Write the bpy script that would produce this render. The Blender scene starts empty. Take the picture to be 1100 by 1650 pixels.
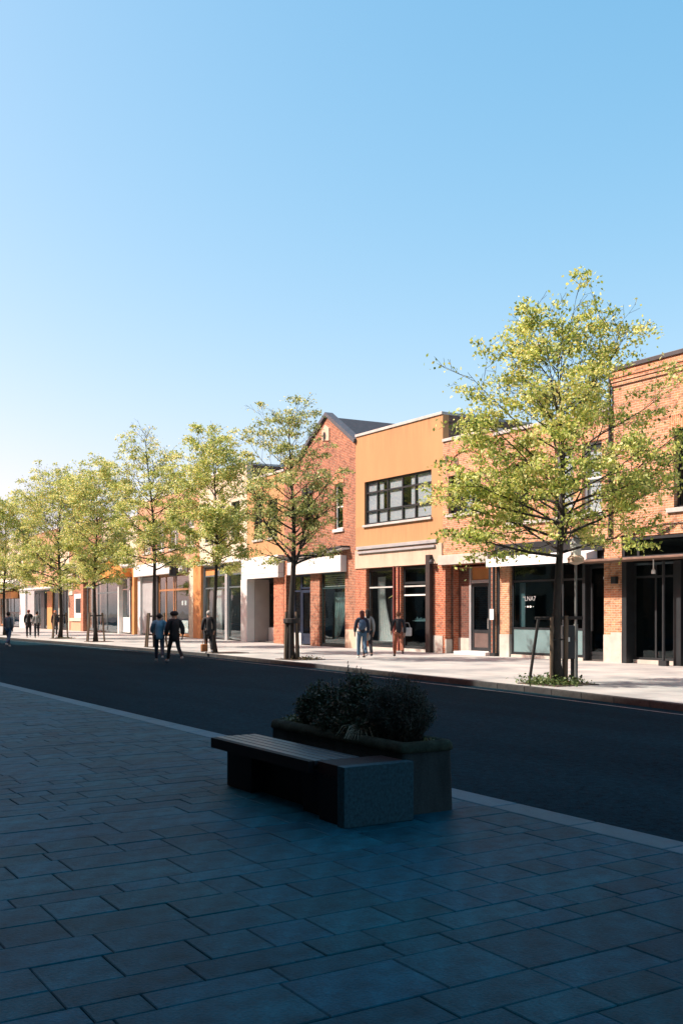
import bpy, bmesh, math, random
import numpy as np
from mathutils import Vector, Matrix

SC = bpy.context.scene
C = SC.collection
R = math.radians

# ------------------------------------------------------------------ camera
cam_d = bpy.data.cameras.new('camera')
cam = bpy.data.objects.new('camera', cam_d)
C.objects.link(cam)
SC.camera = cam
cam.location = (0, 0, 1.62)
cam.rotation_euler = (R(90), 0, R(58.1))
cam_d.sensor_fit = 'VERTICAL'
cam_d.sensor_height = 36.0
cam_d.lens = 36.0 * 1652 / 1650
cam_d.shift_y = -(825 - 987) / 1650.0
cam_d.clip_start = 0.1
cam_d.clip_end = 3000
SC.render.resolution_x, SC.render.resolution_y = 682, 1024

# ------------------------------------------------------------------ sky, sun, exposure
SUN_EL, SUN_AZ = 45.0, 210.0          # azimuth clockwise from +Y
world = bpy.data.worlds.new('World')
SC.world = world
world.use_nodes = True
wn = world.node_tree
bg = wn.nodes['Background']
sky = wn.nodes.new('ShaderNodeTexSky')
sky.sky_type = 'NISHITA'
sky.sun_disc = False
sky.sun_elevation = R(SUN_EL)
sky.sun_rotation = R(SUN_AZ)
sky.altitude = 0
sky.air_density = 1.0
sky.dust_density = 2.0
sky.ozone_density = 2.0
# per channel response of the sky colour (deeper blue overhead, whiter towards the horizon)
sp_ = wn.nodes.new('ShaderNodeSeparateColor')
cb_ = wn.nodes.new('ShaderNodeCombineColor')
wn.links.new(sky.outputs[0], sp_.inputs[0])
for ch, (k_, p_) in enumerate(((1.06, 1.363), (.86, .71), (.90, .5))):
    m1 = wn.nodes.new('ShaderNodeMath'); m1.operation = 'MULTIPLY'; m1.inputs[1].default_value = .3
    m2 = wn.nodes.new('ShaderNodeMath'); m2.operation = 'POWER'; m2.inputs[1].default_value = p_
    m3 = wn.nodes.new('ShaderNodeMath'); m3.operation = 'MULTIPLY'; m3.inputs[1].default_value = k_ / .3
    wn.links.new(sp_.outputs[ch], m1.inputs[0])
    wn.links.new(m1.outputs[0], m2.inputs[0])
    wn.links.new(m2.outputs[0], m3.inputs[0])
    wn.links.new(m3.outputs[0], cb_.inputs[ch])
wn.links.new(cb_.outputs[0], bg.inputs[0])
bg.inputs[1].default_value = 0.15
sun_d = bpy.data.lights.new('sun', 'SUN')
sun_d.energy = 4.3
sun_d.angle = R(0.53)
sun_d.color = (1.0, 0.955, 0.85)
sun = bpy.data.objects.new('sun', sun_d)
C.objects.link(sun)
sv = Vector((math.sin(R(SUN_AZ)) * math.cos(R(SUN_EL)), math.cos(R(SUN_AZ)) * math.cos(R(SUN_EL)), math.sin(R(SUN_EL))))
sun.rotation_euler = sv.to_track_quat('Z', 'Y').to_euler()
sun.location = (-20, -20, 60)
SC.view_settings.view_transform = 'Standard'
SC.view_settings.look = 'None'
SC.view_settings.gamma = 1.0
SC.view_settings.exposure = 1.0
SC.view_settings.use_curve_mapping = False
SC.cycles.max_bounces = 8
SC.cycles.transparent_max_bounces = 16

# ------------------------------------------------------------------ materials
MATS = {}


def new_mat(name):
    m = bpy.data.materials.new(name)
    m.use_nodes = True
    nt = m.node_tree
    return m, nt, nt.nodes['Principled BSDF']


def N(nt, t, **kw):
    n = nt.nodes.new(t)
    for k, v in kw.items():
        if k in n.inputs:
            n.inputs[k].default_value = v
        else:
            setattr(n, k, v)
    return n


def ramp(nt, fac, stops):
    r = nt.nodes.new('ShaderNodeValToRGB')
    els = r.color_ramp.elements
    while len(els) < len(stops):
        els.new(0.5)
    for e, (p, c) in zip(els, stops):
        e.position = p
        e.color = (c[0], c[1], c[2], 1)
    nt.links.new(fac, r.inputs[0])
    return r.outputs[0]


def plain(name, col, rough=0.7, var=0.25, scale=3.0, bump=0.2, bscale=60, metal=0.0, piece=0.0, detail=6, spec=0.5, streak=0.0):
    """mottled surface: two noise scales on colour, fine noise in relief, optional per-piece tint"""
    if name in MATS:
        return MATS[name]
    m, nt, p = new_mat(name)
    tc = N(nt, 'ShaderNodeTexCoord')
    mp = N(nt, 'ShaderNodeMapping')
    nt.links.new(tc.outputs['Object'], mp.inputs[0])
    if streak:
        mp.inputs['Scale'].default_value = (1, 1, streak)
    n1 = N(nt, 'ShaderNodeTexNoise', Scale=scale, Detail=detail, Roughness=0.65)
    n2 = N(nt, 'ShaderNodeTexNoise', Scale=bscale, Detail=4.0, Roughness=0.7)
    nt.links.new(mp.outputs[0], n1.inputs[0])
    nt.links.new(tc.outputs['Object'], n2.inputs[0])
    lo = [c * (1 - var) for c in col]
    hi = [min(1, c * (1 + var)) for c in col]
    base = ramp(nt, n1.outputs[0], [(0.3, lo), (0.7, hi)])
    mx = N(nt, 'ShaderNodeMix', data_type='RGBA', blend_type='MULTIPLY')
    mx.inputs[0].default_value = 1
    nt.links.new(base, mx.inputs[6])
    g = ramp(nt, n2.outputs[0], [(0.3, (1 - var * .8,) * 3), (0.7, (1, 1, 1))])
    nt.links.new(g, mx.inputs[7])
    out = mx.outputs[2]
    if piece:
        oi = N(nt, 'ShaderNodeObjectInfo')
        ge = N(nt, 'ShaderNodeNewGeometry')
        ad = N(nt, 'ShaderNodeMath', operation='ADD')
        nt.links.new(oi.outputs['Random'], ad.inputs[0])
        nt.links.new(ge.outputs['Random Per Island'], ad.inputs[1])
        fr = N(nt, 'ShaderNodeMath', operation='FRACT')
        nt.links.new(ad.outputs[0], fr.inputs[0])
        a, b = 1 - piece, 1 + piece
        rr = ramp(nt, fr.outputs[0], [(0.0, (a, a, a)), (0.35, (1, 1, .96)), (0.6, (1.0, 1.03, 1.08)), (0.8, (b, b, b * .95)), (1.0, (a * 1.1, a * 1.08, a))])
        m2 = N(nt, 'ShaderNodeMix', data_type='RGBA', blend_type='MULTIPLY')
        m2.inputs[0].default_value = 1
        nt.links.new(out, m2.inputs[6])
        nt.links.new(rr, m2.inputs[7])
        out = m2.outputs[2]
    nt.links.new(out, p.inputs['Base Color'])
    p.inputs['Roughness'].default_value = rough
    p.inputs['Metallic'].default_value = metal
    p.inputs['Specular IOR Level'].default_value = spec
    if bump:
        b = N(nt, 'ShaderNodeBump', Strength=bump, Distance=0.01)
        nt.links.new(n2.outputs[0], b.inputs['Height'])
        nt.links.new(b.outputs[0], p.inputs['Normal'])
    MATS[name] = m
    return m


def brick(name, c1, c2, mortar, bw=0.22, bh=0.075, ms=0.012, blotch=0.3, soldier=False):
    """brickwork laid on walls facing any way: u = x + y, v = z"""
    if name in MATS:
        return MATS[name]
    m, nt, p = new_mat(name)
    tc = N(nt, 'ShaderNodeTexCoord')
    sp = N(nt, 'ShaderNodeSeparateXYZ')
    nt.links.new(tc.outputs['Object'], sp.inputs[0])
    ad = N(nt, 'ShaderNodeMath', operation='ADD')
    nt.links.new(sp.outputs[0], ad.inputs[0])
    nt.links.new(sp.outputs[1], ad.inputs[1])
    cb = N(nt, 'ShaderNodeCombineXYZ')
    if soldier:
        nt.links.new(ad.outputs[0], cb.inputs[1])
        nt.links.new(sp.outputs[2], cb.inputs[0])
    else:
        nt.links.new(ad.outputs[0], cb.inputs[0])
        nt.links.new(sp.outputs[2], cb.inputs[1])
    bt = N(nt, 'ShaderNodeTexBrick')
    bt.inputs['Color1'].default_value = (*c1, 1)
    bt.inputs['Color2'].default_value = (*c2, 1)
    bt.inputs['Mortar'].default_value = (*mortar, 1)
    bt.inputs['Scale'].default_value = 1
    bt.inputs['Mortar Size'].default_value = ms
    bt.inputs['Mortar Smooth'].default_value = 0.2
    bt.inputs['Bias'].default_value = 0.0
    bt.inputs['Brick Width'].default_value = bw
    bt.inputs['Row Height'].default_value = bh
    nt.links.new(cb.outputs[0], bt.inputs[0])
    n1 = N(nt, 'ShaderNodeTexNoise', Scale=0.9, Detail=7.0, Roughness=0.7)
    nt.links.new(tc.outputs['Object'], n1.inputs[0])
    g = ramp(nt, n1.outputs[0], [(0.25, (1 - blotch, 1 - blotch, 1 - blotch * .9)), (0.5, (1, 1, 1)), (0.75, (1 + blotch * .8, 1 + blotch * .75, 1 + blotch * .6))])
    mx = N(nt, 'ShaderNodeMix', data_type='RGBA', blend_type='MULTIPLY')
    mx.inputs[0].default_value = 1
    nt.links.new(bt.outputs[0], mx.inputs[6])
    nt.links.new(g, mx.inputs[7])
    # scattered much darker / paler bricks
    st = N(nt, 'ShaderNodeMapping')
    st.inputs['Scale'].default_value = (1 / bw * 0.9, 1 / bh * 0.45, 1)
    nt.links.new(cb.outputs[0], st.inputs[0])
    n2 = N(nt, 'ShaderNodeTexNoise', Scale=1.0, Detail=1.0)
    nt.links.new(st.outputs[0], n2.inputs[0])
    g2 = ramp(nt, n2.outputs[0], [(0.33, (.62, .6, .6)), (0.46, (1, 1, 1)), (0.6, (1, 1, 1)), (0.7, (1.25, 1.2, 1.1))])
    m2 = N(nt, 'ShaderNodeMix', data_type='RGBA', blend_type='MULTIPLY')
    m2.inputs[0].default_value = 1
    nt.links.new(mx.outputs[2], m2.inputs[6])
    nt.links.new(g2, m2.inputs[7])
    nt.links.new(m2.outputs[2], p.inputs['Base Color'])
    p.inputs['Roughness'].default_value = 0.88
    inv = N(nt, 'ShaderNodeMath', operation='SUBTRACT')
    inv.inputs[0].default_value = 1
    nt.links.new(bt.outputs[1], inv.inputs[1])
    b = N(nt, 'ShaderNodeBump', Strength=0.7, Distance=0.012)
    nt.links.new(inv.outputs[0], b.inputs['Height'])
    nt.links.new(b.outputs[0], p.inputs['Normal'])
    MATS[name] = m
    return m


def glass(name, tint=(0.72, 0.84, 0.84), refl=.6, base=0.05):
    if name in MATS:
        return MATS[name]
    m, nt, p = new_mat(name)
    nt.nodes.remove(p)
    out = nt.nodes['Material Output']
    tr = N(nt, 'ShaderNodeBsdfTransparent')
    tr.inputs[0].default_value = (*tint, 1)
    gl = N(nt, 'ShaderNodeBsdfGlossy')
    gl.inputs['Roughness'].default_value = 0.02
    gl.inputs['Color'].default_value = (.9, .97, 1, 1)
    ge = N(nt, 'ShaderNodeNewGeometry')
    dp = N(nt, 'ShaderNodeVectorMath', operation='DOT_PRODUCT')
    nt.links.new(ge.outputs['Normal'], dp.inputs[0])
    nt.links.new(ge.outputs['Incoming'], dp.inputs[1])
    ab = N(nt, 'ShaderNodeMath', operation='ABSOLUTE')
    nt.links.new(dp.outputs['Value'], ab.inputs[0])
    om = N(nt, 'ShaderNodeMath', operation='SUBTRACT')
    om.inputs[0].default_value = 1.0
    nt.links.new(ab.outputs[0], om.inputs[1])
    fr = N(nt, 'ShaderNodeMath', operation='POWER')
    nt.links.new(om.outputs[0], fr.inputs[0])
    fr.inputs[1].default_value = 4.0
    ma = N(nt, 'ShaderNodeMath', operation='MULTIPLY_ADD')
    nt.links.new(fr.outputs[0], ma.inputs[0])
    ma.inputs[1].default_value = refl
    ma.inputs[2].default_value = base
    ma.use_clamp = True
    tc = N(nt, 'ShaderNodeTexCoord')
    nz = N(nt, 'ShaderNodeTexNoise', Scale=0.8, Detail=1.0)
    nt.links.new(tc.outputs['Object'], nz.inputs[0])
    b = N(nt, 'ShaderNodeBump', Strength=0.25, Distance=0.02)
    nt.links.new(nz.outputs[0], b.inputs['Height'])
    nt.links.new(b.outputs[0], gl.inputs['Normal'])
    mix = N(nt, 'ShaderNodeMixShader')
    nt.links.new(ma.outputs[0], mix.inputs[0])
    nt.links.new(tr.outputs[0], mix.inputs[1])
    nt.links.new(gl.outputs[0], mix.inputs[2])
    nt.links.new(mix.outputs[0], out.inputs[0])
    MATS[name] = m
    return m


def leaf_mat(name, cols, trans=0.45, rough=0.55):
    if name in MATS:
        return MATS[name]
    m, nt, p = new_mat(name)
    ge = N(nt, 'ShaderNodeNewGeometry')
    tc = N(nt, 'ShaderNodeTexCoord')
    nz = N(nt, 'ShaderNodeTexNoise', Scale=0.9, Detail=3.0)
    nt.links.new(tc.outputs['Object'], nz.inputs[0])
    ad = N(nt, 'ShaderNodeMath', operation='MULTIPLY_ADD')
    nt.links.new(ge.outputs['Random Per Island'], ad.inputs[0])
    ad.inputs[1].default_value = 0.55
    nt.links.new(nz.outputs[0], ad.inputs[2])
    n = len(cols)
    sb = N(nt, 'ShaderNodeMath', operation='SUBTRACT')
    nt.links.new(ad.outputs[0], sb.inputs[0])
    sb.inputs[1].default_value = 0.27
    c = ramp(nt, sb.outputs[0], [(0.1 + 0.8 * i / (n - 1), cols[i]) for i in range(n)])
    nt.links.new(c, p.inputs['Base Color'])
    p.inputs['Roughness'].default_value = rough
    tl = N(nt, 'ShaderNodeBsdfTranslucent')
    hs = N(nt, 'ShaderNodeHueSaturation')
    hs.inputs['Value'].default_value = 1.15
    hs.inputs['Saturation'].default_value = 1.1
    nt.links.new(c, hs.inputs['Color'])
    nt.links.new(hs.outputs[0], tl.inputs[0])
    mix = N(nt, 'ShaderNodeMixShader')
    mix.inputs[0].default_value = trans
    nt.links.new(p.outputs[0], mix.inputs[1])
    nt.links.new(tl.outputs[0], mix.inputs[2])
    nt.links.new(mix.outputs[0], nt.nodes['Material Output'].inputs[0])
    MATS[name] = m
    return m


STEEL = plain('black painted steel', (.018, .021, .024), .45, .3, 4, .05)
DARKBLUE = plain('dark blue painted timber', (.012, .022, .05), .45, .3, 4, .05)
WHITE = plain('white painted timber', (.78, .77, .74), .6, .1, 2, .05)
GREYPAINT = plain('grey painted panel', (.34, .34, .34), .6, .15, 2, .05)
FASCIA_W = plain('white fascia board', (.66, .655, .63), .6, .08, 1.2, .08)
BEIGE = plain('beige rendered fascia', (.55, .42, .31), .8, .12, 1.5, .2)
CONC = plain('pale concrete', (.50, .46, .40), .85, .2, 2, .3)
COPING = plain('grey stone coping', (.48, .47, .44), .8, .2, 2, .3)
COPING_D = plain('dark metal coping', (.05, .052, .055), .5, .3, 2, .1)
def weather(m, amt=.35, zs=(9.4, 5.4), height=1.2):
    """dirt runs below given heights, broken into vertical streaks"""
    nt = m.node_tree
    p = nt.nodes['Principled BSDF']
    src = p.inputs['Base Color'].links[0].from_socket
    tc = N(nt, 'ShaderNodeTexCoord')
    mp = N(nt, 'ShaderNodeMapping')
    mp.inputs['Scale'].default_value = (5, 5, .35)
    nt.links.new(tc.outputs['Object'], mp.inputs[0])
    nz = N(nt, 'ShaderNodeTexNoise', Scale=1.4, Detail=6.0, Roughness=.7)
    nt.links.new(mp.outputs[0], nz.inputs[0])
    sp = N(nt, 'ShaderNodeSeparateXYZ')
    nt.links.new(tc.outputs['Object'], sp.inputs[0])
    tot = None
    for z in zs:
        mr = N(nt, 'ShaderNodeMapRange')
        mr.inputs[1].default_value = z - height
        mr.inputs[2].default_value = z
        nt.links.new(sp.outputs[2], mr.inputs[0])
        lt_ = N(nt, 'ShaderNodeMath', operation='LESS_THAN')
        nt.links.new(sp.outputs[2], lt_.inputs[0])
        lt_.inputs[1].default_value = z + .02
        mu = N(nt, 'ShaderNodeMath', operation='MULTIPLY')
        nt.links.new(mr.outputs[0], mu.inputs[0])
        nt.links.new(lt_.outputs[0], mu.inputs[1])
        if tot is None:
            tot = mu.outputs[0]
        else:
            ad = N(nt, 'ShaderNodeMath', operation='MAXIMUM')
            nt.links.new(tot, ad.inputs[0])
            nt.links.new(mu.outputs[0], ad.inputs[1])
            tot = ad.outputs[0]
    st = N(nt, 'ShaderNodeMapRange')
    st.inputs[1].default_value = .45
    st.inputs[2].default_value = .72
    nt.links.new(nz.outputs[0], st.inputs[0])
    f = N(nt, 'ShaderNodeMath', operation='MULTIPLY')
    nt.links.new(tot, f.inputs[0])
    nt.links.new(st.outputs[0], f.inputs[1])
    f2 = N(nt, 'ShaderNodeMath', operation='MULTIPLY')
    nt.links.new(f.outputs[0], f2.inputs[0])
    f2.inputs[1].default_value = amt
    mx = N(nt, 'ShaderNodeMix', data_type='RGBA', blend_type='MIX')
    nt.links.new(f2.outputs[0], mx.inputs[0])
    nt.links.new(src, mx.inputs[6])
    mx.inputs[7].default_value = (.12, .08, .05, 1)
    nt.links.new(mx.outputs[2], p.inputs['Base Color'])
    return m


YELLOW = plain('ochre yellow render', (.47, .25, .11), .88, .10, .55, .3, bscale=60, streak=.35)
weather(YELLOW, .5, (9.5, 5.42), 1.1)
ORANGE = plain('orange render', (.66, .24, .05), .85, .1, .8, .2)
ORANGE_T = plain('orange painted timber', (.60, .25, .08), .6, .15, 1.5, .1)
CREAM = plain('cream render', (.56, .49, .37), .85, .1, .8, .2)
TIMBER = plain('oiled oak', (.34, .15, .06), .55, .3, 3, .1, streak=.15)
BR_RED = brick('red brickwork', (.38, .125, .06), (.24, .07, .038), (.36, .25, .17))
BR_ORANGE = brick('orange brickwork', (.55, .255, .125), (.42, .18, .085), (.50, .38, .27))
BR_PIER = brick('orange red pier brickwork', (.48, .125, .052), (.35, .085, .038), (.42, .27, .18))
BR_BROWN = brick('brown brickwork', (.20, .10, .065), (.13, .065, .045), (.2, .16, .13))
BR_LINTEL = brick('soldier course brickwork', (.58, .20, .08), (.44, .14, .055), (.5, .36, .24), soldier=True)
weather(BR_ORANGE, .35, (9.3, 8.3, 4.75), 1.3)
weather(BR_RED, .4, (9.3, 5.4, 3.6), 1.3)
weather(BEIGE, .45, (4.4,), .8)
weather(FASCIA_W, .18, (4.6, 4.25), .8)
SLATE = plain('dark roof slate', (.035, .037, .042), .6, .3, 5, .3)
ROOFFELT = plain('roof felt', (.06, .058, .055), .9, .3, 2, .3)
GLASS = glass('shop glass', (.86, .91, .91))
GLASS_D = glass('dark shop glass', (.5, .6, .62), .35, .03)
GLASS_UP = glass('upper window glass', (.88, .92, .94), .6, .07)
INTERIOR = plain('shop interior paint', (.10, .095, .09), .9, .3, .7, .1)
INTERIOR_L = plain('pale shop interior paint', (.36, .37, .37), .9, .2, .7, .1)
CLOTH_W = plain('white curtain cloth', (.62, .62, .60), .9, .12, 6, .2)
BLIND = plain('grey window blind', (.48, .49, .50), .9, .06, 2, .05)
BARK = plain('bark', (.042, .034, .028), .92, .45, 9, .8, bscale=40, streak=.3)
STAKE = plain('weathered stake wood', (.16, .11, .07), .85, .35, 9, .3, streak=.2)
STAKE_D = plain('dark stake wood', (.03, .025, .022), .85, .35, 9, .3, streak=.2)
SOIL = plain('soil', (.06, .04, .028), .95, .4, 8, .8, bscale=50)
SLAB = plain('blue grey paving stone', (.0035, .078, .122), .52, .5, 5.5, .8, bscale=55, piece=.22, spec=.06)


def spots(m, scale=7.0, size=.10, dark=.55):
    """round gum spots and worn blotches laid over the ground in world scale"""
    nt = m.node_tree
    p = nt.nodes['Principled BSDF']
    src = p.inputs['Base Color'].links[0].from_socket
    ge = N(nt, 'ShaderNodeNewGeometry')
    vo = N(nt, 'ShaderNodeTexVoronoi', Scale=scale)
    nt.links.new(ge.outputs['Position'], vo.inputs[0])
    sc_ = N(nt, 'ShaderNodeSeparateColor')
    nt.links.new(vo.outputs['Color'], sc_.inputs[0])
    th = N(nt, 'ShaderNodeMath', operation='MULTIPLY')
    nt.links.new(sc_.outputs[0], th.inputs[0])
    th.inputs[1].default_value = size * 2
    sb = N(nt, 'ShaderNodeMath', operation='SUBTRACT')
    nt.links.new(th.outputs[0], sb.inputs[0])
    sb.inputs[1].default_value = size * 1.1
    lt_ = N(nt, 'ShaderNodeMath', operation='LESS_THAN')
    nt.links.new(vo.outputs['Distance'], lt_.inputs[0])
    nt.links.new(sb.outputs[0], lt_.inputs[1])
    nz = N(nt, 'ShaderNodeTexNoise', Scale=.55, Detail=5.0, Roughness=.6)
    nt.links.new(ge.outputs['Position'], nz.inputs[0])
    bl = ramp(nt, nz.outputs[0], [(.35, (.70, .72, .74)), (.5, (1, 1, 1)), (.68, (1.25, 1.22, 1.18))])
    m1 = N(nt, 'ShaderNodeMix', data_type='RGBA', blend_type='MULTIPLY')
    m1.inputs[0].default_value = 1
    nt.links.new(src, m1.inputs[6]); nt.links.new(bl, m1.inputs[7])
    m2 = N(nt, 'ShaderNodeMix', data_type='RGBA', blend_type='MULTIPLY')
    nt.links.new(lt_.outputs[0], m2.inputs[0])
    nt.links.new(m1.outputs[2], m2.inputs[6])
    m2.inputs[7].default_value = (dark, dark, dark, 1)
    nt.links.new(m2.outputs[2], p.inputs['Base Color'])
    return m


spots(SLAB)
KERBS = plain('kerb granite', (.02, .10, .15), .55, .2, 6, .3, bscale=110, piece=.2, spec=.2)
JOINT = plain('joint sand', (.004, .012, .022), .95, .3, 30, .5)
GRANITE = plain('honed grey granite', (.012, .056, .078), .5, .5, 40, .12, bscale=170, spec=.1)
GRANITE_D = plain('dark and shaded granite', (.003, .005, .008), .6, .3, 30, .1, bscale=220, spec=.1)  # supports, and the end block's side with its shade in the colour
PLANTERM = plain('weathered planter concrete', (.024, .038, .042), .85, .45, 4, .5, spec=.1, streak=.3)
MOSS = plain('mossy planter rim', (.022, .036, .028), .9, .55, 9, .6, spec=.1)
STEEL_B = plain('black bench frame and gap shade', (.004, .005, .007), .6, .3, 5, .1, spec=.1)  # frame colour, also used for the shade filled in below the slats
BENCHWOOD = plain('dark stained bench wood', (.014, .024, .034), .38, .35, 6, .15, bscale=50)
CORTEN = plain('red brown bench wood', (.016, .007, .008), .6, .3, 5, .15, spec=.15)
# ------------------------------------------------------------------ mesh helpers


SPLIT = {'post', 'plinth', 'sill', 'pilaster', 'vent', 'rail', 'blind', 'notice', 'louvre', 'door_frame', 'entrance_wall'}


class MB:
    """collects polygons; build() links them as ONE mesh object"""

    def __init__(s):
        s.v, s.f = [], []
        s.cuts = []          # where each box starts, for pieces that become parts of their own

    def poly(s, pts):
        n = len(s.v)
        s.v += [tuple(p) for p in pts]
        s.f.append(tuple(range(n, n + len(pts))))

    def box(s, x0, x1, y0, y1, z0, z1):
        n = len(s.v)
        s.cuts.append((n, len(s.f)))
        s.v += [(x0, y0, z0), (x1, y0, z0), (x1, y1, z0), (x0, y1, z0), (x0, y0, z1), (x1, y0, z1), (x1, y1, z1), (x0, y1, z1)]
        s.f += [tuple(n + i for i in q) for q in ((0, 3, 2, 1), (4, 5, 6, 7), (0, 1, 5, 4), (1, 2, 6, 5), (2, 3, 7, 6), (3, 0, 4, 7))]
        return s

    def bbox(s, x0, x1, y0, y1, z0, z1, b=.01):
        """bevelled box"""
        s.cuts.append((len(s.v), len(s.f)))
        bm = bmesh.new()
        bmesh.ops.create_cube(bm, size=1)
        for v in bm.verts:
            v.co = Vector(((x0 + x1) / 2 + v.co.x * (x1 - x0), (y0 + y1) / 2 + v.co.y * (y1 - y0), (z0 + z1) / 2 + v.co.z * (z1 - z0)))
        bmesh.ops.bevel(bm, geom=bm.edges[:], offset=b, segments=2, affect='EDGES', profile=.5)
        s.add_bm(bm)
        bm.free()
        return s

    def add_bm(s, bm, M=None):
        n = len(s.v)
        bm.verts.index_update()
        for v in bm.verts:
            s.v.append(tuple(M @ v.co) if M else tuple(v.co))
        for f in bm.faces:
            s.f.append(tuple(n + v.index for v in f.verts))

    def tube(s, pts, rad, sides=6, cap=True):
        pts = [Vector(p) for p in pts]
        if not hasattr(rad, '__len__'):
            rad = [rad] * len(pts)
        n0 = len(s.v)
        up = None
        for i, p in enumerate(pts):
            d = (pts[min(i + 1, len(pts) - 1)] - pts[max(i - 1, 0)])
            d = d.normalized() if d.length > 1e-9 else Vector((0, 0, 1))
            if up is None:
                up = Vector((1, 0, 0)) if abs(d.x) < .8 else Vector((0, 1, 0))
            a = d.cross(up)
            if a.length < 1e-6:
                a = d.orthogonal()
            a.normalize()
            b = d.cross(a)
            up = a.cross(d) if False else b.cross(d).cross(d) if False else up
            for k in range(sides):
                t = 2 * math.pi * k / sides
                s.v.append(tuple(p + (a * math.cos(t) + b * math.sin(t)) * rad[i]))
        for i in range(len(pts) - 1):
            for k in range(sides):
                k2 = (k + 1) % sides
                s.f.append((n0 + i * sides + k, n0 + i * sides + k2, n0 + (i + 1) * sides + k2, n0 + (i + 1) * sides + k))
        if cap:
            s.f.append(tuple(n0 + k for k in range(sides))[::-1])
            s.f.append(tuple(n0 + (len(pts) - 1) * sides + k for k in range(sides)))
        return s

    def lathe(s, prof, cx=0, cy=0, sides=16):
        n0 = len(s.v)
        for (r, z) in prof:
            for k in range(sides):
                t = 2 * math.pi * k / sides
                s.v.append((cx + r * math.cos(t), cy + r * math.sin(t), z))
        for i in range(len(prof) - 1):
            for k in range(sides):
                k2 = (k + 1) % sides
                s.f.append((n0 + i * sides + k, n0 + i * sides + k2, n0 + (i + 1) * sides + k2, n0 + (i + 1) * sides + k))
        s.f.append(tuple(n0 + k for k in range(sides))[::-1])
        s.f.append(tuple(n0 + (len(prof) - 1) * sides + k for k in range(sides)))
        return s

    def prism(s, outline, y0, y1):
        """outline in x,z (counter-clockwise seen from -Y) pushed from y0 to y1"""
        n = len(outline)
        s.poly([(x, y0, z) for x, z in outline])
        s.poly([(x, y1, z) for x, z in reversed(outline)])
        for i in range(n):
            a, b = outline[i], outline[(i + 1) % n]
            s.poly([(a[0], y0, a[1]), (a[0], y1, a[1]), (b[0], y1, b[1]), (b[0], y0, b[1])])
        return s

    def mesh(s, name, mat, smooth=False):
        me = bpy.data.meshes.new(name)
        me.from_pydata(s.v, [], s.f)
        if mat:
            me.materials.append(mat)
        if smooth:
            me.polygons.foreach_set('use_smooth', [True] * len(me.polygons))
        me.update()
        return me

    def build(s, name, mat, parent=None, smooth=False, label=None, kind=None):
        if name in SPLIT and len(s.cuts) > 1 and s.cuts[0][0] == 0:
            out = None
            ends = s.cuts[1:] + [(len(s.v), len(s.f))]
            for (v0, f0), (v1, f1) in zip(s.cuts, ends):
                q = MB()
                q.v = s.v[v0:v1]
                q.f = [tuple(i - v0 for i in f) for f in s.f[f0:f1]]
                o = q.build(name, mat, parent, smooth, label, kind)
                out = out or o
            return out
        return link(name, s.mesh(name, mat, smooth), parent, label, kind)


def link(name, me, parent=None, label=None, kind=None):
    o = bpy.data.objects.new(name, me)
    C.objects.link(o)
    if parent:
        o.parent = parent
    if label:
        o['label'] = label
    if kind:
        o['kind'] = kind
    return o


def tag(o, label, cat, group=None):
    o['label'] = label
    o['category'] = cat
    if group:
        o['group'] = group
    return o


def thing(name, label, cat, loc=(0, 0, 0), rz=0, group=None):
    o = bpy.data.objects.new(name, None)
    o.empty_display_size = .3
    C.objects.link(o)
    o.location = loc
    o.rotation_euler = (0, 0, rz)
    return tag(o, label, cat, group)


def holed_wall(mb, x0, x1, z0, z1, holes, y0=0.0, t=.3):
    """a wall slab with rectangular openings and their reveals"""
    xs = sorted({x0, x1, *[c for h in holes for c in (h[0], h[1]) if x0 < c < x1]})
    zs = sorted({z0, z1, *[c for h in holes for c in (h[2], h[3]) if z0 < c < z1]})

    def solid(i, j):
        if i < 0 or j < 0 or i >= len(xs) - 1 or j >= len(zs) - 1:
            return False
        cx, cz = (xs[i] + xs[i + 1]) / 2, (zs[j] + zs[j + 1]) / 2
        return not any(h[0] < cx < h[1] and h[2] < cz < h[3] for h in holes)
    y1 = y0 + t
    for i in range(len(xs) - 1):
        for j in range(len(zs) - 1):
            if not solid(i, j):
                continue
            a, b, c, d = xs[i], xs[i + 1], zs[j], zs[j + 1]
            mb.poly([(a, y0, c), (b, y0, c), (b, y0, d), (a, y0, d)])
            mb.poly([(a, y1, c), (a, y1, d), (b, y1, d), (b, y1, c)])
            if not solid(i - 1, j):
                mb.poly([(a, y0, c), (a, y0, d), (a, y1, d), (a, y1, c)])
            if not solid(i + 1, j):
                mb.poly([(b, y0, c), (b, y1, c), (b, y1, d), (b, y0, d)])
            if not solid(i, j - 1):
                mb.poly([(a, y0, c), (a, y1, c), (b, y1, c), (b, y0, c)])
            if not solid(i, j + 1):
                mb.poly([(a, y0, d), (b, y0, d), (b, y1, d), (a, y1, d)])
    return mb


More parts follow.
